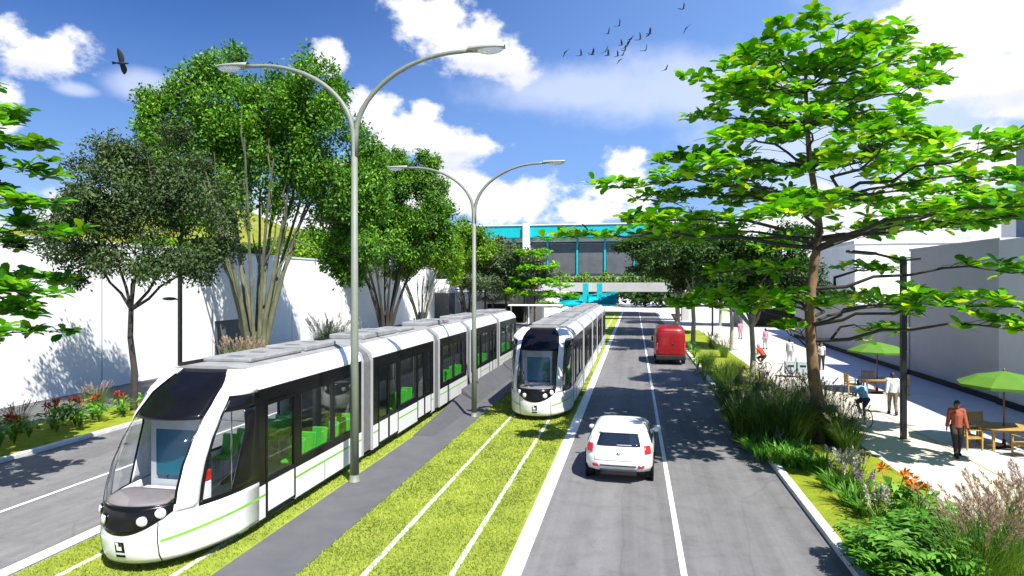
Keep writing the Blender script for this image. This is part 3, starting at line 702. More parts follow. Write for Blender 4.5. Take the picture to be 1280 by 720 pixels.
def side_wall(T, y0, y1, opens, parts):
    """both long sides of one module; opens: (kind, ya, yb)"""
    for s in (-1, 1):
        X = s*TW
        body = MB(); blk = MB(); gap = MB()
        def bx(mb, ya, yb, z0, z1, th=.06, off=0): mb.bb(X-s*th, X+s*off, ya, yb, z0, z1)
        y = y0
        for k, ya, yb in opens:
            if ya > y: bx(body, y, ya, .24, 1.0); bx(blk, y, ya, 1.0, 3.16)
            if k == 'w':
                bx(body, ya, yb, .24, 1.0); bx(blk, ya, yb, 1.0, 1.20); bx(blk, ya, yb, 2.78, 3.16)
                wn_ = MB(); wn_.bb(X-s*.035, X-s*.025, ya, yb, 1.20, 2.78); wo = wn_.build('window', M['glass'], T)
                fr = MB()
                for q in (ya, yb-.04): fr.bb(X-s*.05, X+s*.006, q, q+.04, 1.2, 2.78)
                fr.bb(X-s*.05, X+s*.006, ya+.04, yb-.04, 1.2, 1.225); fr.build('frame', M['plastic'], wo)
            else:
                bx(blk, ya, yb, 2.86, 3.16); n = 2 if k == 'dd' else 1; step = (yb-ya)/n
                for j in range(n):
                    a_, b_ = ya+j*step+.012, ya+(j+1)*step-.012
                    d = MB(); d.bb(X-s*.05, X+s*.012, a_, a_+.07, .30, 2.85); d.bb(X-s*.05, X+s*.012, b_-.07, b_, .30, 2.85); d.bb(X-s*.05, X+s*.012, a_+.07, b_-.07, 2.76, 2.85); d.bb(X-s*.05, X+s*.012, a_+.07, b_-.07, 1.02, 1.12)
                    do = d.build('door', M['tblack'], T, bevel=.006)
                    g = MB(); g.bb(X-s*.03, X-s*.02, a_+.07, b_-.07, 1.12, 2.76); g.build('pane', M['glass'], do)
                    g = MB(); g.bb(X-s*.05, X+s*.006, a_+.07, b_-.07, .36, 1.02); g.build('kick_panel', M['white'], do)
                    g = MB(); g.bb(X-s*.05, X+s*.010, a_+.07, b_-.07, .30, .36); g.build('door_sill', M['tblack'], do)
            y = yb
        if y1 > y: bx(body, y, y1, .24, 1.0); bx(blk, y, y1, 1.0, 3.16)
        # cant rail leaning in to the roof, cut by dark seams
        cr = MB(); yy = y0; n = max(2, round((y1-y0)/1.9)); st = (y1-y0)/n
        for i in range(n):
            a_, b_ = y0+i*st+.012, y0+(i+1)*st-.012
            prof = [(s*TW, 3.16), (s*1.285, 3.25), (s*1.16, 3.42), (s*.93, 3.6), (s*.86, 3.58), (s*1.1, 3.3), (s*1.2, 3.16)]
            cr.prism(prof, a_, b_, 'y')
        cr.build('cant_rail', M['white'], T)
        for f6 in range(0, len(body.f), 6):
            o6 = MB(); o6.add(body.v[f6//6*8:f6//6*8+8], [tuple(i-f6//6*8 for i in q) for q in body.f[f6:f6+6]]); o6.build('skirt', M['white'], T)
        blk.build('window_band', M['tblack'], T)
        ln_ = MB(); y = y0
        for k, ya, yb in opens:
            if ya > y: ln_.bb(X-s*.085, X-s*.062, y, ya, .40, 3.05)
            ln_.bb(X-s*.085, X-s*.062, ya, yb, 2.80, 3.05)
            if k == 'w': ln_.bb(X-s*.085, X-s*.062, ya, yb, .40, 1.18)
            y = yb
        if y1 > y: ln_.bb(X-s*.085, X-s*.062, y, y1, .40, 3.05)
        ln_.build('lining', M['tinner'], T)
        gp = MB(); sg = MB()
        segs = []; y = y0
        for k, ya, yb in opens:
            if k != 'w':
                if ya > y: segs.append((y, ya))
                y = yb
        if y1 > y: segs.append((y, y1))
        for a_, b_ in segs:
            sg.bb(X, X+s*.005, a_, b_, .745, .795)
            gp.bb(X, X+s*.006, a_, b_, .24, .262)
            yy = a_+1.5
            while yy < b_-.8: gp.bb(X, X+s*.004, yy-.008, yy+.008, .262, .744); yy += 1.5
        sg.build('stripe', M['green'], T); gp.build('panel_gap', M['plastic'], T)
    r = MB(); r.prism([(-.93, 3.59), (-.5, 3.66), (.5, 3.66), (.93, 3.59), (.9, 3.5), (-.9, 3.5)], y0, y1, 'y'); r.build('roof', M['troof'], T)
    f = MB(); f.bb(-1.22, 1.22, y0, y1, .30, .40); f.build('floor', M['tfloor'], T)
    c = MB(); c.bb(-1.18, 1.18, y0, y1, 3.05, 3.12); c.build('ceiling', M['tinner'], T)
def seat_row(T, x, y, s):
    b = MB(); b.bb(x-.22, x+.22, y-.21, y+.21, 1.0, 1.08); b.box((x, y+s*.23, 1.30), (.44, .10, .56), 0, 0, Matrix.Rotation(R(-8*s), 4, 'X'))
    o = b.build('seat', M['seat'], T, bevel=.045, seg=3); g = MB(); g.bb(x-.06, x+.06, y-.1, y+.1, .40, 1.0); g.build('pedestal', M['tgrey'], o)

def make_tram(label):
    T = empty('tram', (0, 0, 0), 0, label, 'tram', 'white and black trams')
    build_cab(T)
    L = 36.2
    # rear cab: the same pieces turned round
    piv = [o for o in KIDS[T.name]]
    for o in piv:
        c = dup(o, T); c.matrix_basis = Matrix.Translation((0, L, 0)) @ Matrix.Rotation(math.pi, 4, 'Z') @ c.matrix_basis
    side_wall(T, 2.5, 7.9, [('d', 2.75, 4.05), ('w', 4.3, 6.0), ('w', 6.1, 7.6)], None)
    side_wall(T, 8.8, 15.0, [('dd', 9.2, 11.0), ('w', 11.2, 12.8), ('dd', 13.0, 14.7)], None)
    side_wall(T, 15.9, 20.3, [('w', 16.3, 18.0), ('w', 18.1, 19.9)], None)
    side_wall(T, 21.2, 27.4, [('dd', 21.6, 23.3), ('w', 23.5, 25.2), ('dd', 25.4, 27.1)], None)
    side_wall(T, 28.3, L-2.5, [('w', 28.7, 30.2), ('w', 30.3, 31.9), ('d', 32.15, 33.45)], None)
    for a_ in (7.9, 15.0, 20.3, 27.4):
        for s in (-1, 1):
            b = MB(); y0 = a_+.04 if s < 0 else a_+.76
            b.bb(-1.31, 1.31, y0, y0+.10, .26, .30)
            for xx in (-1, 1):
                b.prism([(xx*1.31, .3), (xx*1.31, 3.1), (xx*1.25, 3.35), (xx*.9, 3.62), (xx*.82, 3.55), (xx*1.15, 3.2), (xx*1.2, .3)], y0, y0+.10, 'y')
            b.bb(-.88, .88, y0, y0+.10, 3.56, 3.66); b.build('bellows_ring', M['tgrey'], T)
        b = MB(); n = 9
        for i in range(n):
            ya = a_+.14+i*.62/n; q = 1.24 if i % 2 else 1.27
            b.prism([(-q, .3), (-q, 3.08), (-q+.1, 3.3), (-.85, 3.56), (.85, 3.56), (q-.1, 3.3), (q, 3.08), (q, .3)], ya, ya+.62/n-.004, 'y')
        b.build('bellows', M['bellow'], T)
    # roof boxes and a black rail on the left roof edge
    for y0, y1, h in ((3.2, 5.6, .10), (5.8, 7.6, .13), (9.6, 12.6, .16), (13, 14.6, .10), (16.4, 19.6, .16), (22, 24.4, .14), (24.8, 27, .12), (29, 31, .16), (31.4, 33.5, .1)):
        b = MB(); b.bb(-.62, .62, y0, y1, 3.655, 3.66+h); u = b.build('roof_unit', M['troof'], T, bevel=.03)
        b = MB(); yy = y0+.3
        while yy < y1-.25: b.bb(-.2, .2, yy, yy+.16, 3.661+h, 3.668+h); yy += .9
        b.build('grille', M['gate'], u)
    b = MB()
    for a_, c_ in ((2.6, 7.8), (8.9, 14.9), (16, 20.2), (21.3, 27.3), (28.4, 33.6)): b.bb(-.80, -.74, a_, c_, 3.625, 3.70)
    b.build('roof_rail', M['plastic'], T)
    for y in [4.5, 5.1, 5.7, 6.4, 7.0, 7.5, 11.45, 12.0, 12.55, 16.45, 17.05, 17.65, 18.35, 18.95, 19.55, 23.75, 24.3, 24.9, 28.9, 29.5, 30.0, 30.6, 31.2, 31.7]:
        for x in (-.95, .95): seat_row(T, x, y, 1)
    for y in (3.4, 10.1, 13.85, 22.4, 26.3, 32.8):
        b = MB(); b.tube([(0, y, .4), (0, y, 3.05)], .02, 8); b.build('grab_pole', M['chrome'], T)
    b = MB()
    for a_, c_ in ((2.6, 7.8), (8.9, 14.9), (16, 20.2), (21.3, 27.3), (28.4, 33.6)): b.bb(-1.0, 1.0, a_, c_, .14, .30)
    for y in (4.5, 5.9, 17.3, 18.7, 30.4, 31.8):
        for x in (-.85, .85): b.lathe([(0, -.06), (.27, -.06), (.29, 0), (.27, .06), (0, .06)], 16, 0, Matrix.Translation((x, y, .31)) @ Matrix.Rotation(R(90), 4, 'Y'))
    b.build('undercarriage', M['plastic'], T)
    return T
tram = make_tram('nearest long white and black tram with green stripe and curved glass nose')
place(tram, (-9.45, 10.35, 0))
place(dup(tram), (-3.9, 25.1, 0), 0, 1, 'second tram farther off, coming head on between grass strips')

# ------------------------------------------------------------------ car and van
def shell_fn(Ln, W, prof_roof, prof_bot, yr, yf, taper, rr=.22, crown=.05):
    def f(u, v, w_):
        """u -1..1 across, v 0..1 rear to front, w 0..1 bottom to top"""
        zt = pw(v, prof_roof); zb = pw(v, prof_bot); z = lerp(zb, zt, w_)
        a = pw(w_, yr); c = pw(w_, yf); y = lerp(a, Ln-c, v)
        edge = abs(u)**5
        y += rr*edge*max(0, 1-v*5)**2 - rr*edge*max(0, (v-.8)*5)**2
        hwid = W/2*pw(w_, taper)*(1-.10*max(0, (v-.75)*4)**2 - .05*max(0, 1-v*6)**2)
        z -= crown*abs(u)**4*w_**4
        return Vector((u*hwid, y, z))
    return f
def shell(f, nu=14, nv=30, nw=14, m=0):
    b = MB(); U = lin(-1, 1, nu); V = lin(0, 1, nv); W_ = lin(0, 1, nw)
    b.grid(lambda u, w_: f(u, 0, w_), U, W_); b.grid(lambda u, w_: f(u, 1, w_), U, W_)
    for s in (-1, 1): b.grid(lambda v, w_: f(s, v, w_), V, W_)
    b.grid(lambda u, v: f(u, v, 1), U, V); b.grid(lambda u, v: f(u, v, 0), U, V); return b
def surf(b, f, face, a, c, off, na=10, nc=8):
    """a patch on the shell, pushed OFF outwards; face rear / left / right / top"""
    def g(p, q):
        if face == 'rear': P_ = f(p, 0, q); n = Vector((0, -1, .25))
        elif face == 'right': P_ = f(1, p, q); n = Vector((1, 0, .1))
        elif face == 'left': P_ = f(-1, p, q); n = Vector((-1, 0, .1))
        else: P_ = f(p, q, 1); n = Vector((0, 0, 1))
        return P_ + n.normalized()*off
    return b.grid(g, lin(a[0], a[1], na), lin(c[0], c[1], nc))
def wheel(e, x, y, r, wd):
    MT = Matrix.Translation((x, y, r)) @ Matrix.Rotation(R(90), 4, 'Y')
    o = MB().lathe([(r*.6, -wd/2), (r*.93, -wd/2), (r, -wd*.36), (r, wd*.36), (r*.93, wd/2), (r*.6, wd/2)], 28, 0, MT).build('wheel', M['tyre'], e)
    b = MB().lathe([(0, -wd*.4), (r*.15, -wd*.42), (r*.6, -wd*.3), (r*.62, 0), (r*.6, wd*.3), (r*.15, wd*.42), (0, wd*.4)], 20, 0, MT); b.build('rim', M['chrome'], o)
cL, cW = 4.05, 1.86
e = empty('car', (-.44, 17.75, .008), R(-2.5), 'white hatchback driving away beside the tram lawn, seen from behind', 'car')
fc = shell_fn(cL, cW, [(0, 1.44), (.06, 1.475), (.3, 1.49), (.52, 1.45), (.62, 1.34), (.74, 1.02), (.8, .96), (.97, .84), (1, .78)], [(0, .36), (.08, .30), (.9, .26), (1, .34)],
              [(0, .06), (.12, .0), (.32, .0), (.5, .08), (.62, .16), (.9, .42), (1, .50)], [(0, .05), (.5, 0), (1, .3)], [(0, .93), (.15, 1), (.5, 1), (.62, .97), (.85, .86), (1, .74)], .24)
shell(fc).build('body', M['white'], e)
b = MB(); surf(b, fc, 'rear', (-.70, .70), (.60, .88), .008); b.build('rear_window', M['carglass'], e, solid=.012)
b = MB(); surf(b, fc, 'rear', (-.06, .42), (.625, .64), .02); b.build('wiper', M['tgrey'], e, solid=.012)
for s in (-1, 1):
    b = MB(); surf(b, fc, 'rear', (s*.80, s*.985), (.44, .62), .012, 6, 6); tl = b.build('taillight', M['tail'], e, solid=.03)
    b = MB(); surf(b, fc, 'rear', (s*.81, s*.97), (.625, .80), .010, 6, 6); b.build('lamp_cover', M['clearlamp'], tl, solid=.02)
    b = MB(); surf(b, fc, 'rear', (s*.62, s*.80), (.10, .17), .022, 4, 3); b.build('reflector', M['tail'], e, solid=.02)
    b = MB(); surf(b, fc, 'right' if s > 0 else 'left', (.08, .58), (.63, .90), .006, 16, 6); b.build('side_window', M['carglass'], e, solid=.01)
    b = MB(); surf(b, fc, 'right' if s > 0 else 'left', (.04, .62), (.03, .10), .010, 16, 3); b.build('sill', M['plastic'], e, solid=.02)
    b = MB()
    for yc in (.78, 3.25): b.lathe([(.30, -.02), (.395, -.02), (.40, .03)], 28, 0, Matrix.Translation((s*.915, yc, .34)) @ Matrix.Rotation(R(90*s), 4, 'Y'))
    b.build('wheel_arch', M['plastic'], e)
    b = MB(); b.ell((s*.99, 2.55, 1.0), (.09, .06, .07), 8); b.build('mirror', M['white'], e)
    for yc in (.78, 3.25): wheel(e, s*.83, yc, .325, .22)
b = MB(); surf(b, fc, 'rear', (-.60, .60), (-.12, .03), .02, 10, 3); b.build('bumper', M['plastic'], e, solid=.03)
b = MB(); surf(b, fc, 'rear', (-.56, .56), (.125, .155), .016, 10, 2); b.build('bumper_slot', M['plastic'], e, solid=.01)
b = MB(); surf(b, fc, 'rear', (-.72, .72), (.27, .278), .006, 10, 1); 
for s in (-1, 1): surf(b, fc, 'rear', (s*.715, s*.722), (.27, .60), .006, 1, 8)
b.build('tailgate_gap', M['tgrey'], e, solid=.006)
b = MB(); b.lathe([(0, 0), (.05, 0), (.055, .012), (0, .02)], 16, 0, Matrix.Translation(fc(0, 0, .42)+Vector((0, -.004, 0))) @ Matrix.Rotation(R(90), 4, 'X')); b.build('badge', M['chrome'], e)
b = MB(); surf(b, fc, 'rear', (-.74, .74), (.885, .93), .03, 10, 2); b.build('spoiler', M['white'], e, solid=.05)

e = empty('van', (2.42, 44.6, .008), 0, 'red panel van driving away under the trees', 'van')
fv = shell_fn(5.2, 2.05, [(0, 2.42), (.05, 2.55), (.6, 2.55), (.72, 2.35), (.84, 1.35), (1, 1.1)], [(0, .62), (.9, .5), (1, .5)], [(0, .03), (.3, 0), (.85, .03), (1, .12)], [(0, .02), (.5, 0), (1, .2)], [(0, 1), (.4, 1), (.75, .97), (1, .86)], .16, .07)
shell(fv).build('body', M['vanred'], e)
b = MB(); surf(b, fv, 'rear', (-.006, .006), (.06, .93), .006, 1, 12)
for s in (-1, 1): surf(b, fv, 'rear', (s*.86, s*.872), (.06, .93), .006, 1, 12)
surf(b, fv, 'rear', (-.87, .87), (.925, .935), .006, 10, 1); surf(b, fv, 'rear', (-.87, .87), (.36, .365), .006, 10, 1); b.build('door_gap', M['plastic'], e, solid=.006)
for s in (-1, 1):
    b = MB(); surf(b, fv, 'rear', (s*.885, s*.98), (.18, .46), .01, 3, 6); b.build('taillight', M['tail'], e, solid=.03)
    b = MB(); surf(b, fv, 'right' if s > 0 else 'left', (.66, .8), (.55, .85), .006, 6, 6); b.build('side_window', M['carglass'], e, solid=.01)
    for yc in (.95, 4.2): wheel(e, s*.88, yc, .36, .24)
    b = MB(); b.bb(s*1.05, s*1.2, 3.75, 3.85, 1.3, 1.65); b.build('mirror', M['plastic'], e, bevel=.02)
b = MB(); b.bb(-.98, .98, -.10, .14, .36, .66); b.build('bumper', M['plastic'], e, bevel=.04)
b = MB(); b.bar((.1, -.03, 1.45), (.22, -.03, 1.45), .05); b.build('handle', M['chrome'], e)
b = MB(); b.bb(-.9, .9, .1, 5, .3, .6); b.build('chassis', M['plastic'], e)
# ------------------------------------------------------------------ trees
def V3(*a): return np.array(a, dtype=float)
def limb(b, path, r0, r1, n=6):
    k = len(path); b.tube(path, [lerp(r0, r1, i/(k-1)) for i in range(k)], n, 0, False)
def curve(p0, p1, sag, rs, n=5, jit=.05):
    p0, p1 = np.array(p0, float), np.array(p1, float); L = np.linalg.norm(p1-p0); out = []
    for i in range(n+1):
        u = i/n; p = p0+(p1-p0)*u; p[2] += sag*math.sin(u*math.pi)
        if 0 < i < n: p = p+rs.normal(0, jit*L, 3)*V3(1, 1, .5)
        out.append(tuple(p))
    return out
def rosettes(C, D, rs, n=9, L=.42, W=.17, up=.35):
    """whorls of big leaves at twig ends C pointing roughly along D"""
    k = len(C); C = np.repeat(C, n, 0); D = np.repeat(D, n, 0); m_ = len(C)
    a = np.tile(np.arange(n)*2*math.pi/n, k) + rs.uniform(0, .9, m_) + np.repeat(rs.uniform(0, 6, k), n)
    T = np.stack([np.cos(a), np.sin(a), rs.normal(up, .28, m_)], 1) + D*.45
    Nn = np.stack([rs.normal(0, .3, m_), rs.normal(0, .3, m_), np.ones(m_)], 1)
    return leaf_round(C + rs.normal(0, .03, (m_, 3)), T, Nn, L*rs.uniform(.6, 1.15, m_), W*rs.uniform(.75, 1.2, m_), .12, .22)
def tiered_tree(name, trunk, layers, label, group, leafm, barkm, rs, r0=.24, dens=1.0, L=.42, W=.17, clump=1.0, bare=.15, df=.85):
    """layers: (z, radius towards -x', radius towards +x', arm count); x' is the local x axis"""
    e = empty(name, (0, 0, 0), 0, label, 'tree', group)
    b = MB(); b.tube(trunk, [lerp(r0, .045, (i/(len(trunk)-1))**.85) for i in range(len(trunk))], 14, 0, False); b.tube([trunk[0], (trunk[0][0], trunk[0][1], .25)], [r0*1.35, r0*1.02], 14, 0, False)
    b.build('trunk', barkm, e); b = MB(); tz = [p[2] for p in trunk]
    def tp(z):
        z = min(max(z, tz[0]), tz[-1]); 
        for p, q in zip(trunk, trunk[1:]):
            if z <= q[2]: u = (z-p[2])/(q[2]-p[2]); return V3(*[lerp(p[i], q[i], u) for i in range(3)])
        return V3(*trunk[-1])
    C = []; Dr = []
    for z, rl, rr, na, *ex in layers:
        bare_ = ex[0] if ex else bare; u0 = ex[1] if len(ex) > 1 else .28
        ph = rs.uniform(0, 6.28) if rl < 6.5 or df < 1 else math.pi
        for k in range(na):
            a = ph + 2*math.pi*(k+rs.uniform(-.22, .22))/na; cx = math.cos(a)
            rad = (rr if cx > 0 else rl)*abs(cx) + (.5*(rl+rr)*(df*1.28 if math.sin(a) < 0 and 6.5 < z < 9 and df > 1 else df))*(1-abs(cx)); rad *= rs.uniform(.8, 1.06) if rl < 6.5 or k else 1.08
            if rad < .6: continue
            p0 = tp(z-rs.uniform(.3, .8)); p1 = tp(z) + V3(math.cos(a)*rad, math.sin(a)*rad, rs.uniform(-.25, .3)); p1[2] = z+rs.uniform(-.3, .25)
            path = curve(p0, p1, .12*rad*.4, rs, 7, .022); limb(b, path, max(.035, r0*.28*(rad/7)**.7), .012, 6)
            pa = np.array(path); nt_ = max(3, int(rad*2.1*dens))
            for j in range(nt_):
                u = min(.999, u0+(1-u0)*(j+rs.uniform(0, 1))/nt_); i = min(int(u*7), 6); q = pa[i]+(pa[i+1]-pa[i])*(u*7-i)
                d = pa[i+1]-pa[i]; d /= np.linalg.norm(d); sd_ = 1 if j % 2 else -1
                sv = V3(-d[1]*sd_, d[0]*sd_, rs.uniform(-.05, .35)); tl = rs.uniform(.45, 1.25)*(1.15-u*.45)*clump
                tip = q + (sv*.85+d*.65)*tl
                limb(b, [tuple(q), tuple((q+tip)/2+V3(0, 0, .05)), tuple(tip)], .013, .006, 4)
                if rs.uniform() < bare_: continue
                for w_ in range(rs.randint(1, 4)):
                    f = rs.uniform(.45, 1.05); C.append(q+(tip-q)*f+rs.normal(0, .16*clump, 3)*V3(1, 1, .55)); Dr.append(nzv(tip-q))
            C.append(pa[-1]); Dr.append(nzv(pa[-1]-pa[-2]))
    b.build('branches', M['barkdk'], e)
    C = np.array(C); Dr = np.array(Dr)
    V, F = rosettes(C, Dr, rs, 9, L, W); link('crown', quads_mesh('crown', V, F), leafm, e)
    return e
def nzv(v): return v/max(1e-9, np.linalg.norm(v))
def lobed_tree(name, stems, lobes, nleaf, lsize, label, group, leafm, barkm, rs, r0=.2, tuft=7, shell_=.55, twig=True, flat=1.0):
    """stems: list of paths; lobes: (x, y, z, rx, ry, rz, share)"""
    e = empty(name, (0, 0, 0), 0, label, 'tree', group)
    b = MB()
    for i, (p, ra, rb) in enumerate(stems): limb(b, p, ra, rb, 8)
    tot = sum(l[6] for l in lobes); VF = []
    tops = [np.array(s[0][-1]) for s in stems]
    for lx, ly, lz, rx, ry, rz, sh in lobes:
        # each lobe is filled with small sprays of leaves, denser outside, with holes
        n = int(nleaf*sh/tot/tuft); c0 = V3(lx, ly, lz); rr = V3(rx, ry, rz)
        nsub = max(6, int(rx*ry*rz*.9)+5); sub = rs.normal(0, 1, (nsub, 3)); sub = nz(sub)*rs.uniform(.25, 1.0, (nsub, 1))**.5
        sub *= np.where(rs.uniform(size=(nsub, 1)) < .25, 1.18, .92)
        sr = rs.uniform(.22, .42, nsub); k = rs.randint(0, nsub, n)
        dv = nz(rs.normal(0, 1, (n, 3))); C = c0 + (sub[k] + dv*(rs.uniform(.25, 1, n)**.4*sr[k])[:, None])*rr
        if twig:
            tpt = tops[int(np.argmin([np.linalg.norm(t_-c0) for t_ in tops]))]
            limb(b, curve(tpt, c0, .0, rs, 3, .04), .05*min(1, r0*5), .02, 5)
            for s_ in range(min(nsub, 12)):
                limb(b, curve(c0-V3(0, 0, rz*.3), c0+sub[s_]*rr*.95, .0, rs, 3, .05), .025, .006, 4)
        m_ = n*tuft; Cr = np.repeat(C, tuft, 0)+rs.normal(0, lsize*.75, (m_, 3)); out = nz(Cr-c0)
        T = nz(rs.normal(0, 1, (m_, 3)))+out*.6-V3(0, 0, .2); Nn = nz(rs.normal(0, .7, (m_, 3))+out*.5+V3(0, 0, .8))
        VF.append(leaf_quads(Cr, T, Nn, lsize*rs.uniform(.7, 1.3, m_), lsize*.48*rs.uniform(.7, 1.3, m_)))
    b.build('trunk', barkm, e); V, F = cat_quads(VF); link('crown', quads_mesh('crown', V, F), leafm, e); return e
def vase(rs, n, h, spread, r, base=2.2, fork=.25):
    out = []; out.append(([(0, 0, -.05), (0, 0, base*.5), (0, 0, base)], r*2.3, r*1.9))
    for k in range(n):
        a = 2*math.pi*(k+rs.uniform(-.25, .25))/n; s = spread*rs.uniform(.45, 1.05); H = h*rs.uniform(.85, 1.1)
        d = V3(math.cos(a), math.sin(a), 0); p = [tuple(d*(r*1.5+s*u**1.5)+V3(0, 0, (H)*u)+rs.normal(0, .06, 3)*u) for u in (0, .12, .3, .5, .75, 1)]
        out.append((p, r*rs.uniform(.5, 1.0), r*.16))
        for q in range(2):
            a2 = a+rs.uniform(-.6, .6); st = np.array(p[3+q]); en = st+V3(math.cos(a2), math.sin(a2), 0)*s*rs.uniform(.3, .6)+V3(0, 0, H*rs.uniform(.2, .4))
            out.append((curve(st, en, 0, rs, 4, .03), r*.3, r*.08))
    return out

rs = np.random.RandomState(5)
# the big tiered tree on the right
k = .0275; TX = 1014
TR = [((px-TX)*k, 0, 5.5+(355-py)*k) for px, py in ((1022, 556), (1019, 520), (1012, 480), (1008, 430), (1006, 390), (1011, 340), (1018, 290), (1014, 250), (1006, 205), (1003, 160), (1001, 110), (1002, 66))]
TR[0] = (TR[0][0], 0, 0.02)
LAY = [(13.4, 2.2, 2.5, 7, .05, .1), (12.5, 3.3, 3.5, 9, .08, .15), (11.4, 3.8, 3.9, 9, .12, .2), (9.9, 5.0, 4.4, 9, .12, .3), (8.6, 6.6, 5.6, 10, .12, .35), (7.3, 8.3, 7.5, 11, .15, .4), (5.9, 3.8, 7.3, 5, .55, .5), (4.75, 4.4, 6.6, 8, .3, .35), (3.9, .3, 7.4, 4, .4, .6)]
big = tiered_tree('broadleaf_tree', TR, LAY, 'tall tiered tree with bright lime leaf whorls rising from the kerbside bed', 'trees', M['lf_bright'], M['barkbr'], rs, .25, 1.06, .48, .25, 1.0, .12, 1.02)
p = G(1020, 556); place(big, (p.x, p.y, .09), YAW)
# same kind, reaching in from beyond the left edge
TR2 = [(0, 0, 0), (.1, 0, 2), (-.1, .1, 4), (.05, 0, 6), (0, 0, 9), (.1, 0, 11.5)]
LAY2 = [(11.2, 2, 3, 6), (10.2, 3, 4.2, 7), (9.0, 3, 5.2, 9), (7.7, 3.5, 5.4, 9), (6.6, 3.5, 4.8, 9), (5.5, 3.5, 5.4, 9), (4.7, 2.5, 5.6, 7, .3), (4.1, 2, 5.8, 6, .85)]
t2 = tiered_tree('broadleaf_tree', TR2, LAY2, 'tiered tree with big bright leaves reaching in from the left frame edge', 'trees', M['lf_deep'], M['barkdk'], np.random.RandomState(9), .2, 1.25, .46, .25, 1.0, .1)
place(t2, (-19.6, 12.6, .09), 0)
# slim olive green tree behind the first tram
rs = np.random.RandomState(21)
st = [([(0, 0, 0), (.05, 0, 1.6), (-.2, .1, 3.1), (-.1, 0, 4.6)], .15, .10)]
for dx, dy, dz in ((-2.2, 0, 7), (2.6, .4, 7.5), (.2, 1.4, 9), (-.8, -1.3, 8.5), (1.4, -1, 9.5), (3.2, 0, 6.2)): st.append((curve((-.1, 0, 4.3), (dx, dy, dz), .2, rs, 5, .03), .07, .025))
lob = [(-1.9, 0, 7.4, 2.3, 2.2, 1.9, 3), (2.0, 0, 7.6, 2.5, 2.3, 2.1, 3), (0, .5, 9.6, 2.8, 2.4, 2.0, 4), (-1.6, -.5, 9.3, 2.1, 2, 1.9, 2), (2.2, .3, 9.6, 2.1, 2, 1.7, 2), (.5, 0, 11.2, 2.1, 1.8, 1.2, 2), (-2.9, 0, 6.3, 1.4, 1.4, 1.1, 1), (3.4, 0, 6.4, 1.5, 1.5, 1.3, 1.4), (.4, -.6, 7.2, 2.3, 2, 1.6, 2)]
tr = lobed_tree('olive_tree', st, lob, 38000, .17, 'dull olive green small leaved tree with thin dark trunk behind the first tram', 'trees', M['lf_olive'], M['barkdk'], rs, .12)
p = G(167, 515); place(tr, (p.x, p.y, .09), YAW)
# vase shaped trees
rs = np.random.RandomState(33)
def vtree(name, seed, h, spread, lob, n, ls, label, leafm, px, X, s=1.0, barkm=None, nst=9, r=.2):
    rs_ = np.random.RandomState(seed); d = 5.40*(px-793)/X; q = G(px, 355+d)
    tr_ = lobed_tree(name, vase(rs_, nst, h, spread, r), lob, n, ls, label, 'trees', leafm, barkm or M['bark'], rs_, .2, 7)
    return place(tr_, (q.x, q.y, .05), YAW, s)
v1 = vtree('vase_tree', 3, 12.0, 3.8, [(-3.2, 0, 12.6, 3.0, 2.8, 3.4, 4), (-1.4, .5, 15.2, 2.6, 2.5, 3.2, 3.4), (-5.0, .5, 11.6, 2.3, 2.3, 2.8, 2.4), (.5, -.6, 12.2, 2.4, 2.4, 3.0, 3), (-5.6, .3, 14.4, 1.5, 1.5, 1.8, 1), (3.5, .4, 13.2, 2.2, 2.2, 4.4, 4), (4.9, 0, 10.8, 2.7, 2.5, 2.8, 3.4), (3.5, 0, 16.0, 2.0, 1.9, 2.1, 2), (-2.2, 0, 17.0, 1.7, 1.6, 1.6, 1.3), (-3.4, .3, 9.4, 2.2, 2.0, 1.6, 1.6), (5.9, .2, 8.4, 1.9, 1.9, 2.0, 1.8), (5.2, .4, 6.3, 1.7, 1.7, 1.8, 1.4), (.8, .3, 14.6, 2.1, 2.0, 2.2, 2.2)], 96000, .24,
           'largest vase shaped tree with many fanning stems, tallest along the white wall', M['lf_mid'], 320, -23.7, 1.11, None, 13, .27)
v2 = vtree('vase_tree', 8, 9.0, 3.6, [(-2.6, 0, 11.0, 2.9, 2.8, 3.3, 3.4), (-.4, .4, 14.4, 2.7, 2.6, 2.9, 3.2), (2.4, 0, 12.2, 3.0, 2.8, 2.9, 3.4), (4.1, 0, 9.8, 2.3, 2.2, 2.3, 2.4), (-4.4, .2, 8.4, 2.5, 2.4, 2.6, 2.6), (-6.4, .2, 7.0, 2.5, 2.3, 2.8, 2.8), (-5.2, .4, 4.8, 2.0, 1.8, 1.6, 1.4), (.4, -.5, 9.4, 2.9, 2.6, 2.1, 2.6), (2.2, 0, 15.6, 1.8, 1.8, 1.7, 1.4), (3.4, .1, 7.6, 2.0, 2.0, 1.3, 1.2), (-2.2, .2, 7.2, 2.2, 2.0, 1.4, 1.4)], 90000, .28,
           'second vase shaped tree along the wall, dark stems above the tram roof', M['lf_mid'], 482, -23.7, 1.11, M['barkdk'], 11, .22)
v3 = vtree('vase_tree', 13, 6.0, 2.6, [(-1.4, 0, 8.6, 2.4, 2.4, 2.4, 3), (1.6, 0, 8.8, 2.6, 2.5, 2.5, 3), (.2, .3, 10.6, 2.2, 2.2, 1.7, 2), (3.2, 0, 7.2, 1.8, 1.8, 1.6, 1.5), (-2.4, 0, 6.8, 1.5, 1.5, 1.3, 1)], 26000, .30,
           'third vase shaped tree along the wall with light green crown and pale stems', M['lf_fresh'], 527, -23.0, 1.06, M['barkpale'])
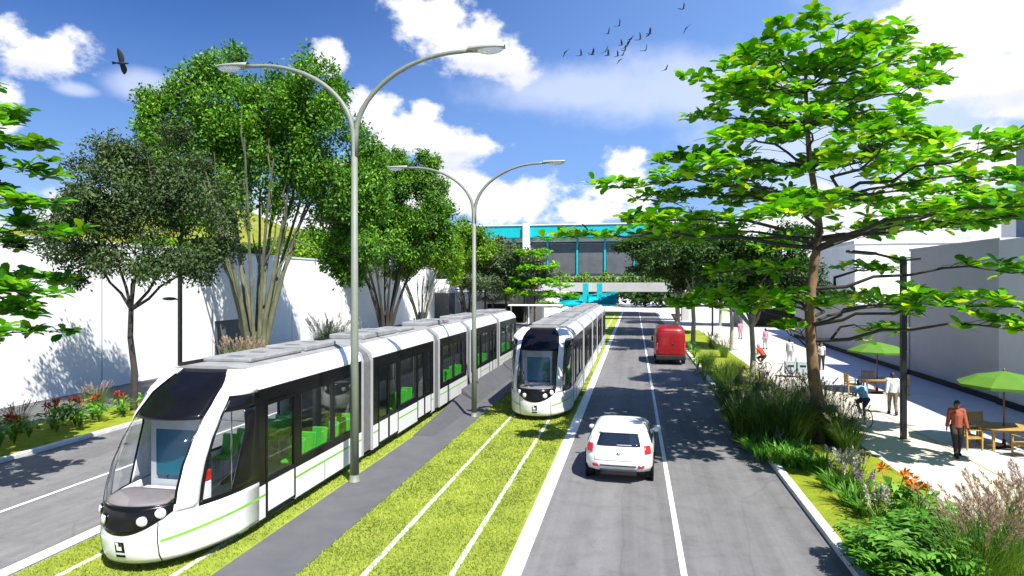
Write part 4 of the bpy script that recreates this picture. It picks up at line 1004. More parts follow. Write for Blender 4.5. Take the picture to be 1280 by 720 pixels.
v4 = vtree('vase_tree', 17, 7, 2.6, [(-1.5, 0, 10, 2.8, 2.6, 3.0, 3), (1.7, 0, 9.6, 2.6, 2.5, 2.6, 3), (0, .3, 12.4, 2.2, 2.2, 1.8, 2)], 18000, .36,
           'green tree ending the row along the white wall near the station', M['lf_fresh'], 585, -21.5, 1.0, M['barkdk'])
# dark trees lining the right pavement
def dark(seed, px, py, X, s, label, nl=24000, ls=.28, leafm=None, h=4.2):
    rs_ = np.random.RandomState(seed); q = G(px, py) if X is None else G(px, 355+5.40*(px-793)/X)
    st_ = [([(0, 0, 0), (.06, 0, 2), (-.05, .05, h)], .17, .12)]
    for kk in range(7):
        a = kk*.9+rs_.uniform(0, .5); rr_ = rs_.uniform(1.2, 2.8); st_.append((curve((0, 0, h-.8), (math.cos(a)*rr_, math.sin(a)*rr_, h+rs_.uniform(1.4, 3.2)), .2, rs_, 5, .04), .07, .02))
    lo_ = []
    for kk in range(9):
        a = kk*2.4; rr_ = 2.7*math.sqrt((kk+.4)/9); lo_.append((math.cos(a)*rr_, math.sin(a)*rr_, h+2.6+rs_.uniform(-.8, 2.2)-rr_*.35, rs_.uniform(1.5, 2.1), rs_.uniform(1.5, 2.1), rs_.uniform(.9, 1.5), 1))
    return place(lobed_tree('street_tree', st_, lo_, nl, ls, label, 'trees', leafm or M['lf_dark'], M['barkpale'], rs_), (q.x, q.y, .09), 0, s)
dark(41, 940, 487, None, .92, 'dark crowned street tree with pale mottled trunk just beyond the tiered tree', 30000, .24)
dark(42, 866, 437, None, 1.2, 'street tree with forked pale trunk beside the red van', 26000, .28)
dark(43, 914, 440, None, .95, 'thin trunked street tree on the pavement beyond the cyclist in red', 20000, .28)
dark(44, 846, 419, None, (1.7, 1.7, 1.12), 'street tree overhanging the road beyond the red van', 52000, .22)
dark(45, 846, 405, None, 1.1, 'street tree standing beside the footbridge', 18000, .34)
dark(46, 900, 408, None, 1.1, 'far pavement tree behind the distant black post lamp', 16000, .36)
# tiered young trees and grey trees on the plaza before the station
rs = np.random.RandomState(51)
TR3 = [(0, 0, 0), (.05, 0, 3), (0, .05, 6), (0, 0, 9.4)]
y1 = tiered_tree('broadleaf_tree', TR3, [(9.3, 2.2, 2.2, 6), (7.4, 2.6, 2.9, 7), (5.8, 3.2, 3.4, 7), (4.2, 3.4, 3.2, 7)], 'small tiered bright green tree in front of the station columns', 'trees', M['lf_bright'], M['barkdk'], rs, .13, .9, .62, .3, 1.0)
q = G(668, 410); place(y1, (q.x, q.y, 0), 0)
y2 = tiered_tree('broadleaf_tree', TR3, [(6.6, 2.0, 2.0, 6), (5.0, 2.6, 2.6, 7), (3.8, 2.8, 2.8, 7)], 'low bright tiered tree behind the tram shelter', 'trees', M['lf_bright'], M['barkdk'], np.random.RandomState(52), .11, .9, .6, .28)
q = G(700, 413); place(y2, (q.x, q.y, 0), 0, .8)
def greytree(px, py, s, label, seed):
    rs_ = np.random.RandomState(seed); q = G(px, py)
    st_ = [([(0, 0, 0), (.05, 0, 2.5), (0, 0, 5)], .14, .06)]
    return place(lobed_tree('grey_leaved_tree', st_, [(-1.6, 0, 5.4, 2.2, 2, 1.6, 2), (1.5, 0, 5.8, 2.2, 2, 1.7, 2), (0, 0, 7.6, 2.2, 2, 1.6, 2)], 12000, .34, label, 'trees', M['lf_grey'], M['barkdk'], rs_, .12), (q.x, q.y, 0), 0, s)
greytree(632, 408, 1.15, 'soft grey green tree left of the station column', 61)
greytree(606, 404, 1.3, 'grey green tree between the far vase trees and the palm', 63)
greytree(655, 404, 1.15, 'grey green tree directly below the station roof', 62)
# palm with arching fronds
def palm(q, s, label):
    e = empty('palm_tree', q, 0, label, 'palm'); b = MB(); b.tube([(0, 0, 0), (.04, 0, 1), (0, 0, 2.3)], [.16, .13, .11], 10); b.build('trunk', M['barkbr'], e)
    rs_ = np.random.RandomState(71); VF = []
    for kk in range(16):
        a = kk*2.4; ln = rs_.uniform(1.8, 2.6); d = V3(math.cos(a), math.sin(a), 0)
        P_ = [V3(0, 0, 2.3)+d*ln*u+V3(0, 0, 1.2*math.sin(u*2.4)*(1.1-kk*.03)-u*.5) for u in np.linspace(0, 1, 13)]
        for i in range(1, 12):
            for sgn in (-1, 1):
                T = V3(-d[1]*sgn, d[0]*sgn, -.25)+d*.6; VF.append((P_[i], T, .75*math.sin(.35+2.5*i/13)))
    C = np.array([x[0] for x in VF]); T = np.array([x[1] for x in VF]); Ls = np.array([x[2] for x in VF])
    V, F = leaf_quads(C, T, np.tile(V3(0, 0, 1), (len(C), 1)), Ls, Ls*.16, .05, .3); link('crown', quads_mesh('crown', V, F), M['lf_grey'], e); e.scale = (s, s, s); return e
q = G(616, 405); palm(q, 1.25, 'squat palm with arching bluish fronds on the white plaza')
# far woods
rs_ = np.random.RandomState(81); VF = []
for kk in range(120):
    x = rs_.uniform(-75, 75); y = rs_.uniform(150, 175); h = rs_.uniform(6, 11); c0 = V3(x, y, h*.55); m_ = 330
    C = c0 + nz(rs_.normal(0, 1, (m_, 3)))*V3(4.2, 3.5, h*.5)*rs_.uniform(.5, 1, (m_, 1)); out = nz(C-c0)
    VF.append(leaf_quads(C, nz(rs_.normal(0, 1, (m_, 3))), nz(out+V3(0, 0, .5)), rs_.uniform(.8, 1.5, m_), rs_.uniform(.5, .9, m_)))
V, F = cat_quads(VF); tag(link('far_woods', quads_mesh('far_woods', V, F), M['lf_dark']), kind='stuff')
# shrubs on the hill
def bush(q, r, label, leafm, n=3500, ls=.3):
    e = empty('bush', q, 0, label, 'bush', 'bushes on the hill behind the wall'); rs_ = np.random.RandomState(int(abs(q[1])*13) % 1000)
    c0 = V3(0, 0, r*.45); C = c0+nz(rs_.normal(0, 1, (n, 3)))*V3(r*1.4, r*1.4, r*.6)*rs_.uniform(.6, 1.02, (n, 1)); out = nz(C-c0)
    V, F = leaf_quads(C, nz(rs_.normal(0, 1, (n, 3))+out*.5), nz(out+rs_.normal(0, .5, (n, 3))), np.full(n, ls), np.full(n, ls*.55)); link('foliage', quads_mesh('foliage', V, F), leafm, e); return e
for i, (x, y, z, r) in enumerate(((-29.6, 36, 7.0, 1.5), (-29.8, 41, 7.0, 1.7), (-29.6, 46, 7.1, 1.5), (-33, 43, 10.5, 2.2), (-30, 52, 7.5, 2.0), (-30, 58, 7.5, 2.2))):
    bush((x, y, z), r, ('low rounded bush just above the wall, left of the fanning stems', 'low rounded bush above the grey recess panel', 'low rounded bush above the wall right of the fanning stems', 'larger bush higher on the yellow hillside', 'bush topping the wall behind the second vase tree', 'bush topping the wall near its far end')[i], M['lf_fresh'])

# ------------------------------------------------------------------ bed plants: one of each kind, then copies
def frond(n_leaf, ln, rs_, arch):
    a = rs_.uniform(0, 6.28); d = V3(math.cos(a), math.sin(a), 0); C = []; T = []; Ls = []
    for i in range(1, n_leaf):
        u = i/n_leaf; p_ = d*ln*u*.85+V3(0, 0, arch*ln*math.sin(u*2.3)*.75)
        for sg in (-1, 1): C.append(p_); T.append(V3(-d[1]*sg, d[0]*sg, .1)+d*.45); Ls.append(ln*.30*math.sin(.5+2.4*u))
    return C, T, Ls
def fern_proto(seed, n=22, ln=.7, mat='fern'):
    e = empty('fern', (0, 0, 0), 0, 'x', 'plant'); rs_ = np.random.RandomState(seed); C = []; T = []; Ls = []
    for k_ in range(n):
        a_, b_, c_ = frond(11, ln*rs_.uniform(.6, 1.1), rs_, rs_.uniform(.6, 1.3)); C += a_; T += b_; Ls += c_
    C = np.array(C); T = np.array(T); Ls = np.array(Ls); V, F = leaf_quads(C, T, np.tile(V3(0, 0, 1.), (len(C), 1))+rs_.normal(0, .25, (len(C), 3)), Ls, Ls*.34, .05, .2)
    link('fronds', quads_mesh('fronds', V, F), M[mat], e); return e
def grass_proto(seed, n, h, lean, w, bm, plumes=0, pm=None, name='fountain_grass', ph=.35, rad=.28):
    e = empty(name, (0, 0, 0), 0, 'x', 'ornamental grass'); rs_ = np.random.RandomState(seed)
    (V, F), tips, d = blades(n, rad, h, lean, w, rs_); link('blades', quads_mesh('blades', V, F), M[bm], e)
    if plumes:
        VF = []; b = MB()
        for k_ in range(plumes):
            a = rs_.uniform(0, 6.28); ln = rs_.uniform(.1, .55); H = h*rs_.uniform(.95, 1.28); dd = V3(math.cos(a), math.sin(a), 0)
            p0 = dd*rs_.uniform(0, rad); pa = [p0+dd*ln*H*u**1.8+V3(0, 0, H*(u-.12*u*u*ln)) for u in (0, .35, .7, 1)]
            b.tube([tuple(x) for x in pa], [.006, .005, .004, .003], 3, 0, False)
            m_ = 46; u = rs_.uniform(0, 1, m_); ax = nzv(pa[3]-pa[2]); C = pa[3]-ax*ph*u[:, None]
            T = ax*1.0+nz(rs_.normal(0, 1, (m_, 3)))*.55; VF.append(leaf_quads(C, T, rs_.normal(0, 1, (m_, 3)), .11*rs_.uniform(.6, 1.2, m_), np.full(m_, .016), .0, .1))
        V, F = cat_quads(VF); link('plumes', quads_mesh('plumes', V, F), M[pm], e); b.build('stalks', M[bm], e)
    return e
def paddle_proto(seed, n, h, flower=None, lm='fern', nf=5):
    e = empty('lily_plant', (0, 0, 0), 0, 'x', 'plant'); rs_ = np.random.RandomState(seed); C = []; T = []; Ls = []; b = MB()
    for k_ in range(n):
        a = rs_.uniform(0, 6.28); d = V3(math.cos(a), math.sin(a), 0); H = h*rs_.uniform(.35, .85); p_ = d*rs_.uniform(.05, .32)*h+V3(0, 0, H)
        b.tube([(0, 0, 0), tuple(p_*.5+V3(0, 0, .05)), tuple(p_)], .007, 4, 0, False); C.append(p_); T.append(d*rs_.uniform(.6, 1.2)+V3(0, 0, rs_.uniform(-.2, .7))); Ls.append(h*rs_.uniform(.3, .5))
    C = np.array(C); Ls = np.array(Ls); V, F = leaf_quads(C, np.array(T), np.tile(V3(0, 0, 1.), (n, 1))+rs_.normal(0, .3, (n, 3)), Ls, Ls*.42, .06, .3); link('leaves', quads_mesh('leaves', V, F), M[lm], e); b.build('stems', M[lm], e)
    if flower:
        VF = []; b = MB()
        for k_ in range(nf):
            a = rs_.uniform(0, 6.28); p_ = V3(math.cos(a)*.22*h, math.sin(a)*.22*h, h*rs_.uniform(.9, 1.12)); b.tube([(0, 0, .1), tuple(p_)], .007, 4, 0, False)
            m_ = 9; VF.append(leaf_quads(np.tile(p_, (m_, 1)), nz(rs_.normal(0, 1, (m_, 3)))+V3(0, 0, .5), rs_.normal(0, 1, (m_, 3)), rs_.uniform(.12, .2, m_), np.full(m_, .06)))
        V, F = cat_quads(VF); link('flowers', quads_mesh('flowers', V, F), M[flower], e); b.build('flower_stalks', M[lm], e)
    return e
def spike_proto(seed, fm):
    e = empty('spike_plant', (0, 0, 0), 0, 'x', 'plant'); rs_ = np.random.RandomState(seed)
    (V, F), tips, d = blades(70, .14, .55, .8, .028, rs_); link('leaves', quads_mesh('leaves', V, F), M['blade_lt'], e)
    for k_ in range(11):
        a = rs_.uniform(0, 6.28); dd = V3(math.cos(a), math.sin(a), 0); H = rs_.uniform(.65, 1.0); p0 = dd*.1; p1 = dd*rs_.uniform(.15, .4)+V3(0, 0, H); b = MB(); b.tube([tuple(p0), tuple(p1)], .006, 4, 0, False); so_ = b.build('stalk', M['blade_lt'], e)
        m_ = 40; u = rs_.uniform(0, .32, m_)[:, None]; C = p1-(p1-p0)*u; V, F = leaf_quads(C, nz(rs_.normal(0, 1, (m_, 3)))+V3(0, 0, .6), rs_.normal(0, 1, (m_, 3)), np.full(m_, .065), np.full(m_, .035)); link('flower_spike', quads_mesh('flower_spike', V, F), M[fm], so_)
    return e
PROTO = {}
def plant(kind, px, py, s, label, group='plants in the kerbside bed', z=.09, at=None):
    q = at if at is not None else G(px, py, z)
    if kind not in PROTO: PROTO[kind] = o = KIND[kind]()
    else: o = dup(PROTO[kind])
    o['group'] = group
    o['kind'] = 'thing'
    return place(o, (q[0], q[1], z), rnd.uniform(0, 6.28), s*rnd.uniform(.94, 1.06), label, group)
KIND = dict(
    pink=lambda: grass_proto(101, 420, 1.5, .75, .013, 'blade_lt', 40, 'plume', 'fountain_grass', .42, .30),
    dark=lambda: grass_proto(102, 620, 1.55, .8, .020, 'blade_dk', 10, 'plumegrey', 'fountain_grass', .3, .36),
    fine=lambda: grass_proto(103, 500, 1.35, .7, .017, 'blade_lt', 0, None, 'fountain_grass', .3, .30),
    fern=lambda: fern_proto(104), fern2=lambda: fern_proto(105, 26, .85),
    strap=lambda: grass_proto(106, 90, .62, 1.1, .045, 'fern', 0, None, 'strap_leaved_plant', .3, .16),
    lily=lambda: paddle_proto(107, 26, .95, 'orange'), red=lambda: paddle_proto(108, 30, .85, 'red', 'lf_mid', 8), broad=lambda: paddle_proto(109, 34, .7),
    white=lambda: spike_proto(110, 'spike'), lilac=lambda: spike_proto(111, 'lilac'))
FG = 'ferns in the near bed'
for px, py, s, lb in ((1222, 745, .98, 'pink plumed fountain grass lowest at the right corner'), (1262, 738, .98, 'pink plumed fountain grass in the corner against the frame edge'), (1290, 715, 1.0, 'pink plumed fountain grass tallest at the right frame edge'), (1250, 715, .92, 'pink plumed fountain grass behind the corner clumps'), (1300, 690, .9, 'pink plumed fountain grass cut by the right edge, farthest up the bed')):
    plant('pink', px, py, s, lb, 'pink plumed grasses at the corner')
for px, py, s in ((1088, 712, 1.15), (1120, 716, 1.2), (1150, 722, 1.2), (1180, 712, 1.2), (1104, 690, 1.0), (1138, 694, 1.1), (1168, 690, 1.1), (1196, 698, 1.0), (1122, 672, .9), (1160, 670, .95), (1076, 700, .8), (1190, 672, .9), (1100, 726, 1.1), (1132, 734, 1.2), (1166, 738, 1.2)):
    plant('fern2' if px % 3 else 'fern', px, py, s, 'green arching fern at the near end of the kerbside bed, below the orange lilies', FG)
plant('lily', 1116, 650, 1.15, 'lily plant with the largest orange flowers, nearest the path'); plant('lily', 1150, 668, 1.0, 'lower lily plant with small orange flowers among ferns'); plant('lily', 1136, 648, .9, 'lily plant with orange flowers between the two others')
for px, py, s, lb in ((1160, 652, 1.0, 'broad leaved green plant right of the orange lilies'), (1176, 662, .9, 'broad leaved green plant at the path edge below the lilies'), (1096, 640, .8, 'broad leaved plant left of the orange lilies')): plant('broad', px, py, s, lb)
for px, py, s, lb in ((1100, 660, .95, 'white spiked plant in front of the orange lilies'), (1056, 612, 1.1, 'tall white spiked plant right of the big tree trunk'), (1044, 600, .9, 'white spiked plant close to the big tree foot'), (978, 562, .8, 'small white spiked plant left of the big tree trunk')): plant('white', px, py, s, lb)
for px, py, s, lb in ((1072, 598, .85, 'lilac flowered spike plant beside the shaded path'), (1082, 622, .8, 'lilac flowered spike plant between white spikes and lilies')): plant('lilac', px, py, s, lb)
for px, py, s in ((952, 575, 1.2), (972, 580, 1.2), (992, 584, 1.2), (1010, 588, 1.15), (1028, 590, 1.1), (960, 566, 1.1), (984, 572, 1.1), (1004, 576, 1.1), (1040, 612, 1.0), (1062, 632, 1.0), (1080, 645, .9), (1072, 614, .9), (938, 562, 1.0)):
    plant('strap', px, py, s, 'low strap leaved green plant at the foot of the big tree and the dark grasses', 'strap leaved plants under the big tree')
DK = ((930, 552, 1.05, 'dark fountain grass leftmost at the kerb'), (956, 556, 1.15, 'dark fountain grass second from the kerb, in front'), (985, 560, 1.15, 'dark fountain grass just left of the big trunk'), (1004, 552, 1.1, 'dark fountain grass directly behind the big trunk'), (970, 540, 1.15, 'dark fountain grass in the middle of the tall clump'), (940, 530, 1.1, 'dark fountain grass behind the leftmost clump'), (1046, 556, 1.0, 'dark fountain grass right of the big trunk'), (1060, 566, .8, 'small dark fountain grass at the shaded path edge'), (915, 522, 1.1, 'dark fountain grass by the kerb behind the pale mottled trunk'), (960, 516, 1.05, 'dark fountain grass right of the pale mottled trunk'), (1000, 528, 1.05, 'dark fountain grass at the back by the pavement'))
for px, py, s, lb in DK: plant('dark', px, py, s, lb, 'dark tall grasses in the bed')
for px, py, s, lb in ((905, 486, 1.25, 'bright fine grass clump, the largest beside the road'), (918, 478, 1.1, 'bright fine grass clump behind the largest one'), (884, 462, 1.0, 'bright fine grass clump near the red van')): plant('fine', px, py, s, lb, 'bright fine grasses in the bed')
for px, py, s, lb in ((896, 500, 1.2, 'leafy green plant at the kerb in front of the bright grass'), (910, 505, 1.1, 'leafy green plant between bright and dark grasses'), (880, 478, 1.2, 'leafy plant at the kerb left of the bright grass'), (872, 462, 1.2, 'leafy plant at the kerb behind the van'), (868, 448, 1.3, 'leafy plant at the forked trunk'), (862, 440, 1.3, 'farthest leafy plant by the kerb')): plant('broad', px, py, s, lb)
for px, py, s, lb in ((950, 500, .9, 'greyish plumed grass by the cyclist in red'), (1000, 505, .9, 'greyish plumed grass in front of the litter boxes'), (1030, 530, .9, 'greyish plumed grass right behind the big trunk'), (905, 447, .8, 'plumed grass under the thin trunked tree'), (890, 436, .8, 'plumed grass farthest along the pavement')): plant('pink', px, py, s, lb, 'plumed grasses along the pavement')
# flower bed along the verge by the white wall
VG = 'flowering plants on the verge by the white wall'
for x, y, s, lb in ((-20.8, 17.0, 1.0, 'red flowered plant at the left frame edge of the verge'), (-20.6, 18.1, .95, 'red flowered plant second from the left frame edge'), (-21.2, 20.1, 1.1, 'red flowered plant starting the middle group'), (-21.0, 20.9, 1.15, 'tallest red flowered plant in the middle group of the verge'), (-21.3, 22.0, 1.0, 'red flowered plant right of the tallest one'), (-21.0, 23.1, .95, 'red flowered plant closest to the olive tree trunk')): plant('red', 0, 0, s, lb, VG, .09, (x, y))
for x, y, s in ((-20.5, 17.5, 1.0), (-20.9, 18.9, 1.1), (-20.6, 19.7, .9), (-20.5, 20.6, 1.0), (-20.6, 21.6, 1.0), (-20.4, 22.6, 1.0), (-21.7, 18.4, 1.1), (-21.9, 21.2, 1.1), (-21.0, 24.4, 1.0), (-20.9, 16.0, 1.1)): plant('broad', 0, 0, s, 'low leafy green plant filling the verge by the white wall between the red flowers', 'leafy plants on the verge by the white wall', .09, (x, y))
for x, y, s, lb in ((-22.0, 19.5, .6, 'short greyish plumed grass behind the red flowers'), (-22.1, 23.0, .7, 'plumed grass beside the olive tree trunk'), (-22.4, 33.2, 1.3, 'large pinkish plumed grass at the black path lamp'), (-22.6, 34.6, 1.3, 'pinkish plumed grass right of the black path lamp')): plant('pink', 0, 0, s, lb, VG, .09, (x, y))
q = G(436, 437); plant('dark', 0, 0, 1.7, 'tall green plumed grass by the wall between the two vase trees', VG, .09, (-23.0, 46.5)); plant('pink', 0, 0, 1.5, 'pinkish grass by the wall behind the first street lamp', VG, .09, (-23.4, 45.4))

# hedge on the station terrace
e = empty('hedge', (-13, 109.6, 5.59), 0, 'long green hedge on the terrace below the station glass panels', 'hedge'); rs_ = np.random.RandomState(91); m_ = 9000
hx = rs_.uniform(-8, 20, m_); C = np.stack([hx, rs_.normal(0, .45, m_), rs_.uniform(0, 1, m_)**.7*(1.15+.45*np.sin(hx*1.7)+.35*np.sin(hx*4.1))], 1); V, F = leaf_quads(C, rs_.normal(0, 1, (m_, 3)), rs_.normal(0, 1, (m_, 3))+V3(0, 0, 1), np.full(m_, .5), np.full(m_, .3)); link('foliage', quads_mesh('foliage', V, F), M['lf_fresh'], e)
# ------------------------------------------------------------------ parasol tables
def make_chair():
    e = empty('wooden_armchair', (0, 0, 0), 0, 'x', 'chair', 'wooden cafe armchairs')
    b = MB()
    for k_ in range(6): b.bb(-.26, .26, -.24+k_*.082, -.165+k_*.082, .42, .445)
    b.build('seat', M['wood'], e)
    b = MB(); b.bar((-.27, -.275, .93), (.27, -.275, .93), .035, .07); b.bar((-.27, -.265, .52), (.27, -.265, .52), .03, .05)
    for k_ in range(7): b.bar((-.21+.07*k_, -.265, .53), (-.21+.07*k_, -.275, .91), .045, .018)
    b.build('backrest', M['wood'], e)
    for s in (-1, 1):
        b = MB(); b.bar((s*.285, -.25, 0), (s*.285, -.28, .97), .045, .045); b.build('leg', M['wood'], e)
        b = MB(); b.bar((s*.285, .25, 0), (s*.285, .25, .64), .045, .045); b.build('leg', M['wood'], e)
        b = MB(); b.bar((s*.285, -.27, .655), (s*.285, .29, .655), .06, .025); b.bar((s*.285, -.25, .40), (s*.285, .25, .40), .03, .05); b.build('armrest', M['wood'], e)
    return e
def make_table():
    e = empty('wooden_table', (0, 0, 0), 0, 'x', 'table', 'wooden cafe tables')
    b = MB(); pts = []
    for i in range(32):
        a = 2*math.pi*i/32; c, s = math.cos(a), math.sin(a); pts.append((.78*math.copysign(abs(c)**.5, c), .62*math.copysign(abs(s)**.5, s)))
    b.prism(pts, .715, .75, 'z'); b.build('tabletop', M['wood'], e, bevel=.008)
    for x in (-.5, .5):
        for y in (-.36, .36):
            b = MB(); b.bar((x, y, 0), (x, y, .713), .07, .07); b.build('leg', M['wood'], e)
    b = MB(); b.bb(-.55, .55, -.38, -.34, .62, .712); b.bb(-.55, .55, .34, .38, .62, .712); b.bb(-.5, .5, -.03, .03, .08, .14); b.build('frame', M['wood'], e); return e
def make_parasol():
    e = empty('parasol', (0, 0, 0), 0, 'x', 'parasol', 'green parasols')
    b = MB(); b.lathe([(0, 0), (.26, 0), (.26, .06), (.06, .1), (.045, .3)], 20); b.build('base', M['plastic'], e)
    b = MB(); b.tube([(0, 0, .05), (0, 0, 2.5)], .028, 10); b.build('pole', M['woodbr'], e)
    b = MB(); n = 8; ring = lambda r, z: [(r*math.cos(2*math.pi*i/n), r*math.sin(2*math.pi*i/n), z) for i in range(n)]
    A, B, C_, top = ring(1.36, 2.14), ring(1.34, 2.05), ring(.8, 2.40), [(0, 0, 2.58)]
    vs = B+A+C_+top; fs = []
    for i in range(n):
        j = (i+1) % n; fs += [(i, j, n+j, n+i), (n+i, n+j, 2*n+j, 2*n+i), (2*n+i, 2*n+j, 3*n)]
    b.add(vs, fs); b.build('canopy', M['canvas'], e, solid=.008)
    b = MB()
    for i in range(n): b.bar((0, 0, 1.9), tuple(Vector(ring(1.0, 2.29)[i])), .018); 
    b.build('ribs', M['woodbr'], e); b = MB(); b.ell((0, 0, 2.62), (.035, .035, .06), 8); b.build('finial', M['woodbr'], e); return e
ch, tb, pr = make_chair(), make_table(), make_parasol()
used = set()
def put(proto, loc, rz, label):
    o = proto if proto.name not in used else dup(proto)
    used.add(proto.name); return place(o, loc, rz, 1, label)
for nm, cx, cy, rz, z in (('near', 12.05, 24.0, R(4), .024), ('far', 11.9, 34.9, R(-6), .024)):
    put(tb, (cx, cy, z), rz, f'wooden table with rounded top under the {nm} green parasol'); put(pr, (cx+.04, cy+.02, z), rz, f'{nm} green parasol with brown pole standing through a table')
    for dx, dy, a, lb in ((-1.12, -.10, -90, 'on the road side of'), (1.12, .05, 90, 'on the wall side of'), (-.12, 1.05, 180, 'behind'), (.1, -1.05, 0, 'on the viewer side of')):
        if nm == 'far' and dy < -1: continue
        c, s = math.cos(rz), math.sin(rz); put(ch, (cx+dx*c-dy*s, cy+dx*s+dy*c, z), rz+R(a+rnd.uniform(-9, 9)), f'slatted wooden armchair {lb} the {nm} parasol table')
put(ch, (13.6, 25.1, .024), R(150), 'slatted wooden armchair pulled away towards the pale building, empty')

# ------------------------------------------------------------------ people
def cone(bm, a, b_, ra, rb, seg=10):
    a, b_ = Vector(a), Vector(b_); d = b_-a; L = max(d.length, 1e-4); q = d.to_track_quat('Z', 'Y').to_matrix().to_4x4()
    bmesh.ops.create_cone(bm, cap_ends=True, segments=seg, radius1=ra, radius2=rb, depth=L, matrix=Matrix.Translation((a+b_)/2) @ q)
    for p_, r_ in ((a, ra), (b_, rb)): bmesh.ops.create_icosphere(bm, subdivisions=2, radius=r_*1.02, matrix=Matrix.Translation(p_))
def ellip(bm, c, r, M_=None): bmesh.ops.create_icosphere(bm, subdivisions=2, radius=1, matrix=Matrix.Translation(c) @ (M_ or Matrix()) @ Matrix.Diagonal((r[0], r[1], r[2], 1)))
def ik(a, c, l1, l2, pole):
    a, c = Vector(a), Vector(c); d = c-a; L = min(d.length, (l1+l2)*.999); d.normalize(); c = a+d*L
    x = (l1*l1-l2*l2+L*L)/(2*L); h = math.sqrt(max(0, l1*l1-x*x)); pv = Vector(pole); pv -= d*pv.dot(d); pv.normalize(); return a+d*x+pv*h, c
DG = None
def person(label, loc, rz, P_, shirt, pants, vox=.011, skin='skin', hair='hair', long_sleeve=True, shorts=False, shoe=(.02, .02, .02), group=None, s=1.0, long_hair=False, jacket=None, female=False, cap=None):
    """local axes: +y forward, +x to the person's right, z up; P_ overrides joints"""
    J = dict(pel=(0, 0, .96), chest=(0, .0, 1.30), neck=(0, .0, 1.49), head=(0, .03, 1.635), ftL=(-.10, 0, .08), ftR=(.10, 0, .08), haL=(-.24, .06, .84), haR=(.24, .06, .84), turn=0.0)
    J.update(P_); V = {k_: Vector(v) for k_, v in J.items() if k_ != 'turn'}
    sw = .145 if female else .165; hwd = .095
    ax = V['chest']-V['pel']; fwd = Vector((0, 1, 0)); up = ax.normalized()
    shL, shR = V['neck']+Vector((-sw, 0, 0))-up*.05, V['neck']+Vector((sw, 0, 0))-up*.05
    hiL, hiR = V['pel']+Vector((-hwd, 0, -.02)), V['pel']+Vector((hwd, 0, -.02))
    knp = J.get('knee', (0, 1, 0)); elp = J.get('elbow', (0, -1, -.2))
    if 'pole' in J: pass
    knL, ftL = ik(hiL, V['ftL'], .45, .44, V.get('knee', Vector((0, 1, 0)))); knR, ftR = ik(hiR, V['ftR'], .45, .44, V.get('knee', Vector((0, 1, 0))))
    elL, haL = ik(shL, V['haL'], .29, .26, V.get('elbow', Vector((-.3, -1, -.2)))); elR, haR = ik(shR, V['haR'], .29, .26, V.get('elbow', Vector((.3, -1, -.2))))
    bm = bmesh.new()
    seg_torso = [(V['pel'], V['pel']+ax*.45), (V['pel']+ax*.45, V['neck'])]
    ellip(bm, V['pel'], (.165, .115, .13)); 
    for u, rx, ry in ((.3, .15, .105), (.6, .15, .105), (.85, .165, .115), (1.1, .17, .115)): ellip(bm, V['pel']+ax*u, (rx*(.92 if female else 1), ry, .12))
    cone(bm, V['pel'], V['chest'], .125, .13); cone(bm, shL, shR, .07, .07); cone(bm, V['chest'], V['neck']-up*.06, .12, .08)
    cone(bm, V['neck']-up*.05, V['head']-Vector((0, .02, .04)), .058, .052)
    hd = V['head']; ellip(bm, hd+Vector((0, 0, .02)), (.075, .095, .115)); ellip(bm, hd+Vector((0, .025, -.055)), (.055, .065, .06)); ellip(bm, hd+Vector((0, .098, -.008)), (.014, .020, .026))
    ellip(bm, hd+Vector((0, .088, -.058)), (.024, .012, .010))
    for sx_ in (-1, 1): ellip(bm, hd+Vector((sx_*.078, -.005, 0)), (.012, .022, .032))
    for hi, kn, ft, sx_ in ((hiL, knL, ftL, -1), (hiR, knR, ftR, 1)):
        cone(bm, hi, kn, .092, .060); cone(bm, kn, ft+Vector((0, 0, .02)), .058, .040); ellip(bm, lerp(kn, ft, .28)+Vector((0, -.015, 0)), (.055, .058, .12))
        fd = V.get('toe', Vector((0, 1, -.12))); cone(bm, ft+Vector((0, -.04, -.035)), ft+fd*.165+Vector((0, 0, -.022)), .043, .034)
    for sh, el, ha, sx_ in ((shL, elL, haL, -1), (shR, elR, haR, 1)):
        cone(bm, sh, el, .056, .044); cone(bm, el, ha, .043, .029)
        d = (ha-el).normalized(); sd_ = d.cross(Vector((sx_, 0, .001))).normalized() if abs(d.x) < .9 else Vector((0, 0, 1)); ou = d.cross(sd_)
        M4 = Matrix((sd_, ou, d)).transposed().to_4x4(); pc = ha+d*.05; ellip(bm, pc, (.040, .018, .052), M4)
        for k_ in range(4):
            b0 = ha+d*.085+sd_*(-.030+.020*k_); ln = (.062, .075, .070, .052)[k_]; in_ = ou*(-sx_)*0.0 - Vector((sx_, 0, 0))*.35
            m1 = b0+(d+in_*.25).normalized()*ln*.55; cone(bm, b0, m1, .0105, .0095, 6); cone(bm, m1, m1+(d+in_*1.2).normalized()*ln*.5, .0095, .008, 6)
        th = ha+d*.025+sd_*.035*(1 if sd_.y > 0 else -1); tdir = (d*.7+Vector((0, 1, 0))*.7).normalized(); cone(bm, th, th+tdir*.04, .013, .011, 6); cone(bm, th+tdir*.04, th+tdir*.04+(d*.9+Vector((0, .4, 0))).normalized()*.03, .011, .009, 6)
    me = bpy.data.meshes.new('tmp'); bm.to_mesh(me); bm.free()
    tmp = bpy.data.objects.new('tmp', me); COL.objects.link(tmp)
    r = tmp.modifiers.new('r', 'REMESH'); r.mode = 'VOXEL'; r.voxel_size = vox; r.use_smooth_shade = True
    sm_ = tmp.modifiers.new('s', 'SMOOTH'); sm_.factor = .5; sm_.iterations = 2 if vox < .012 else 1
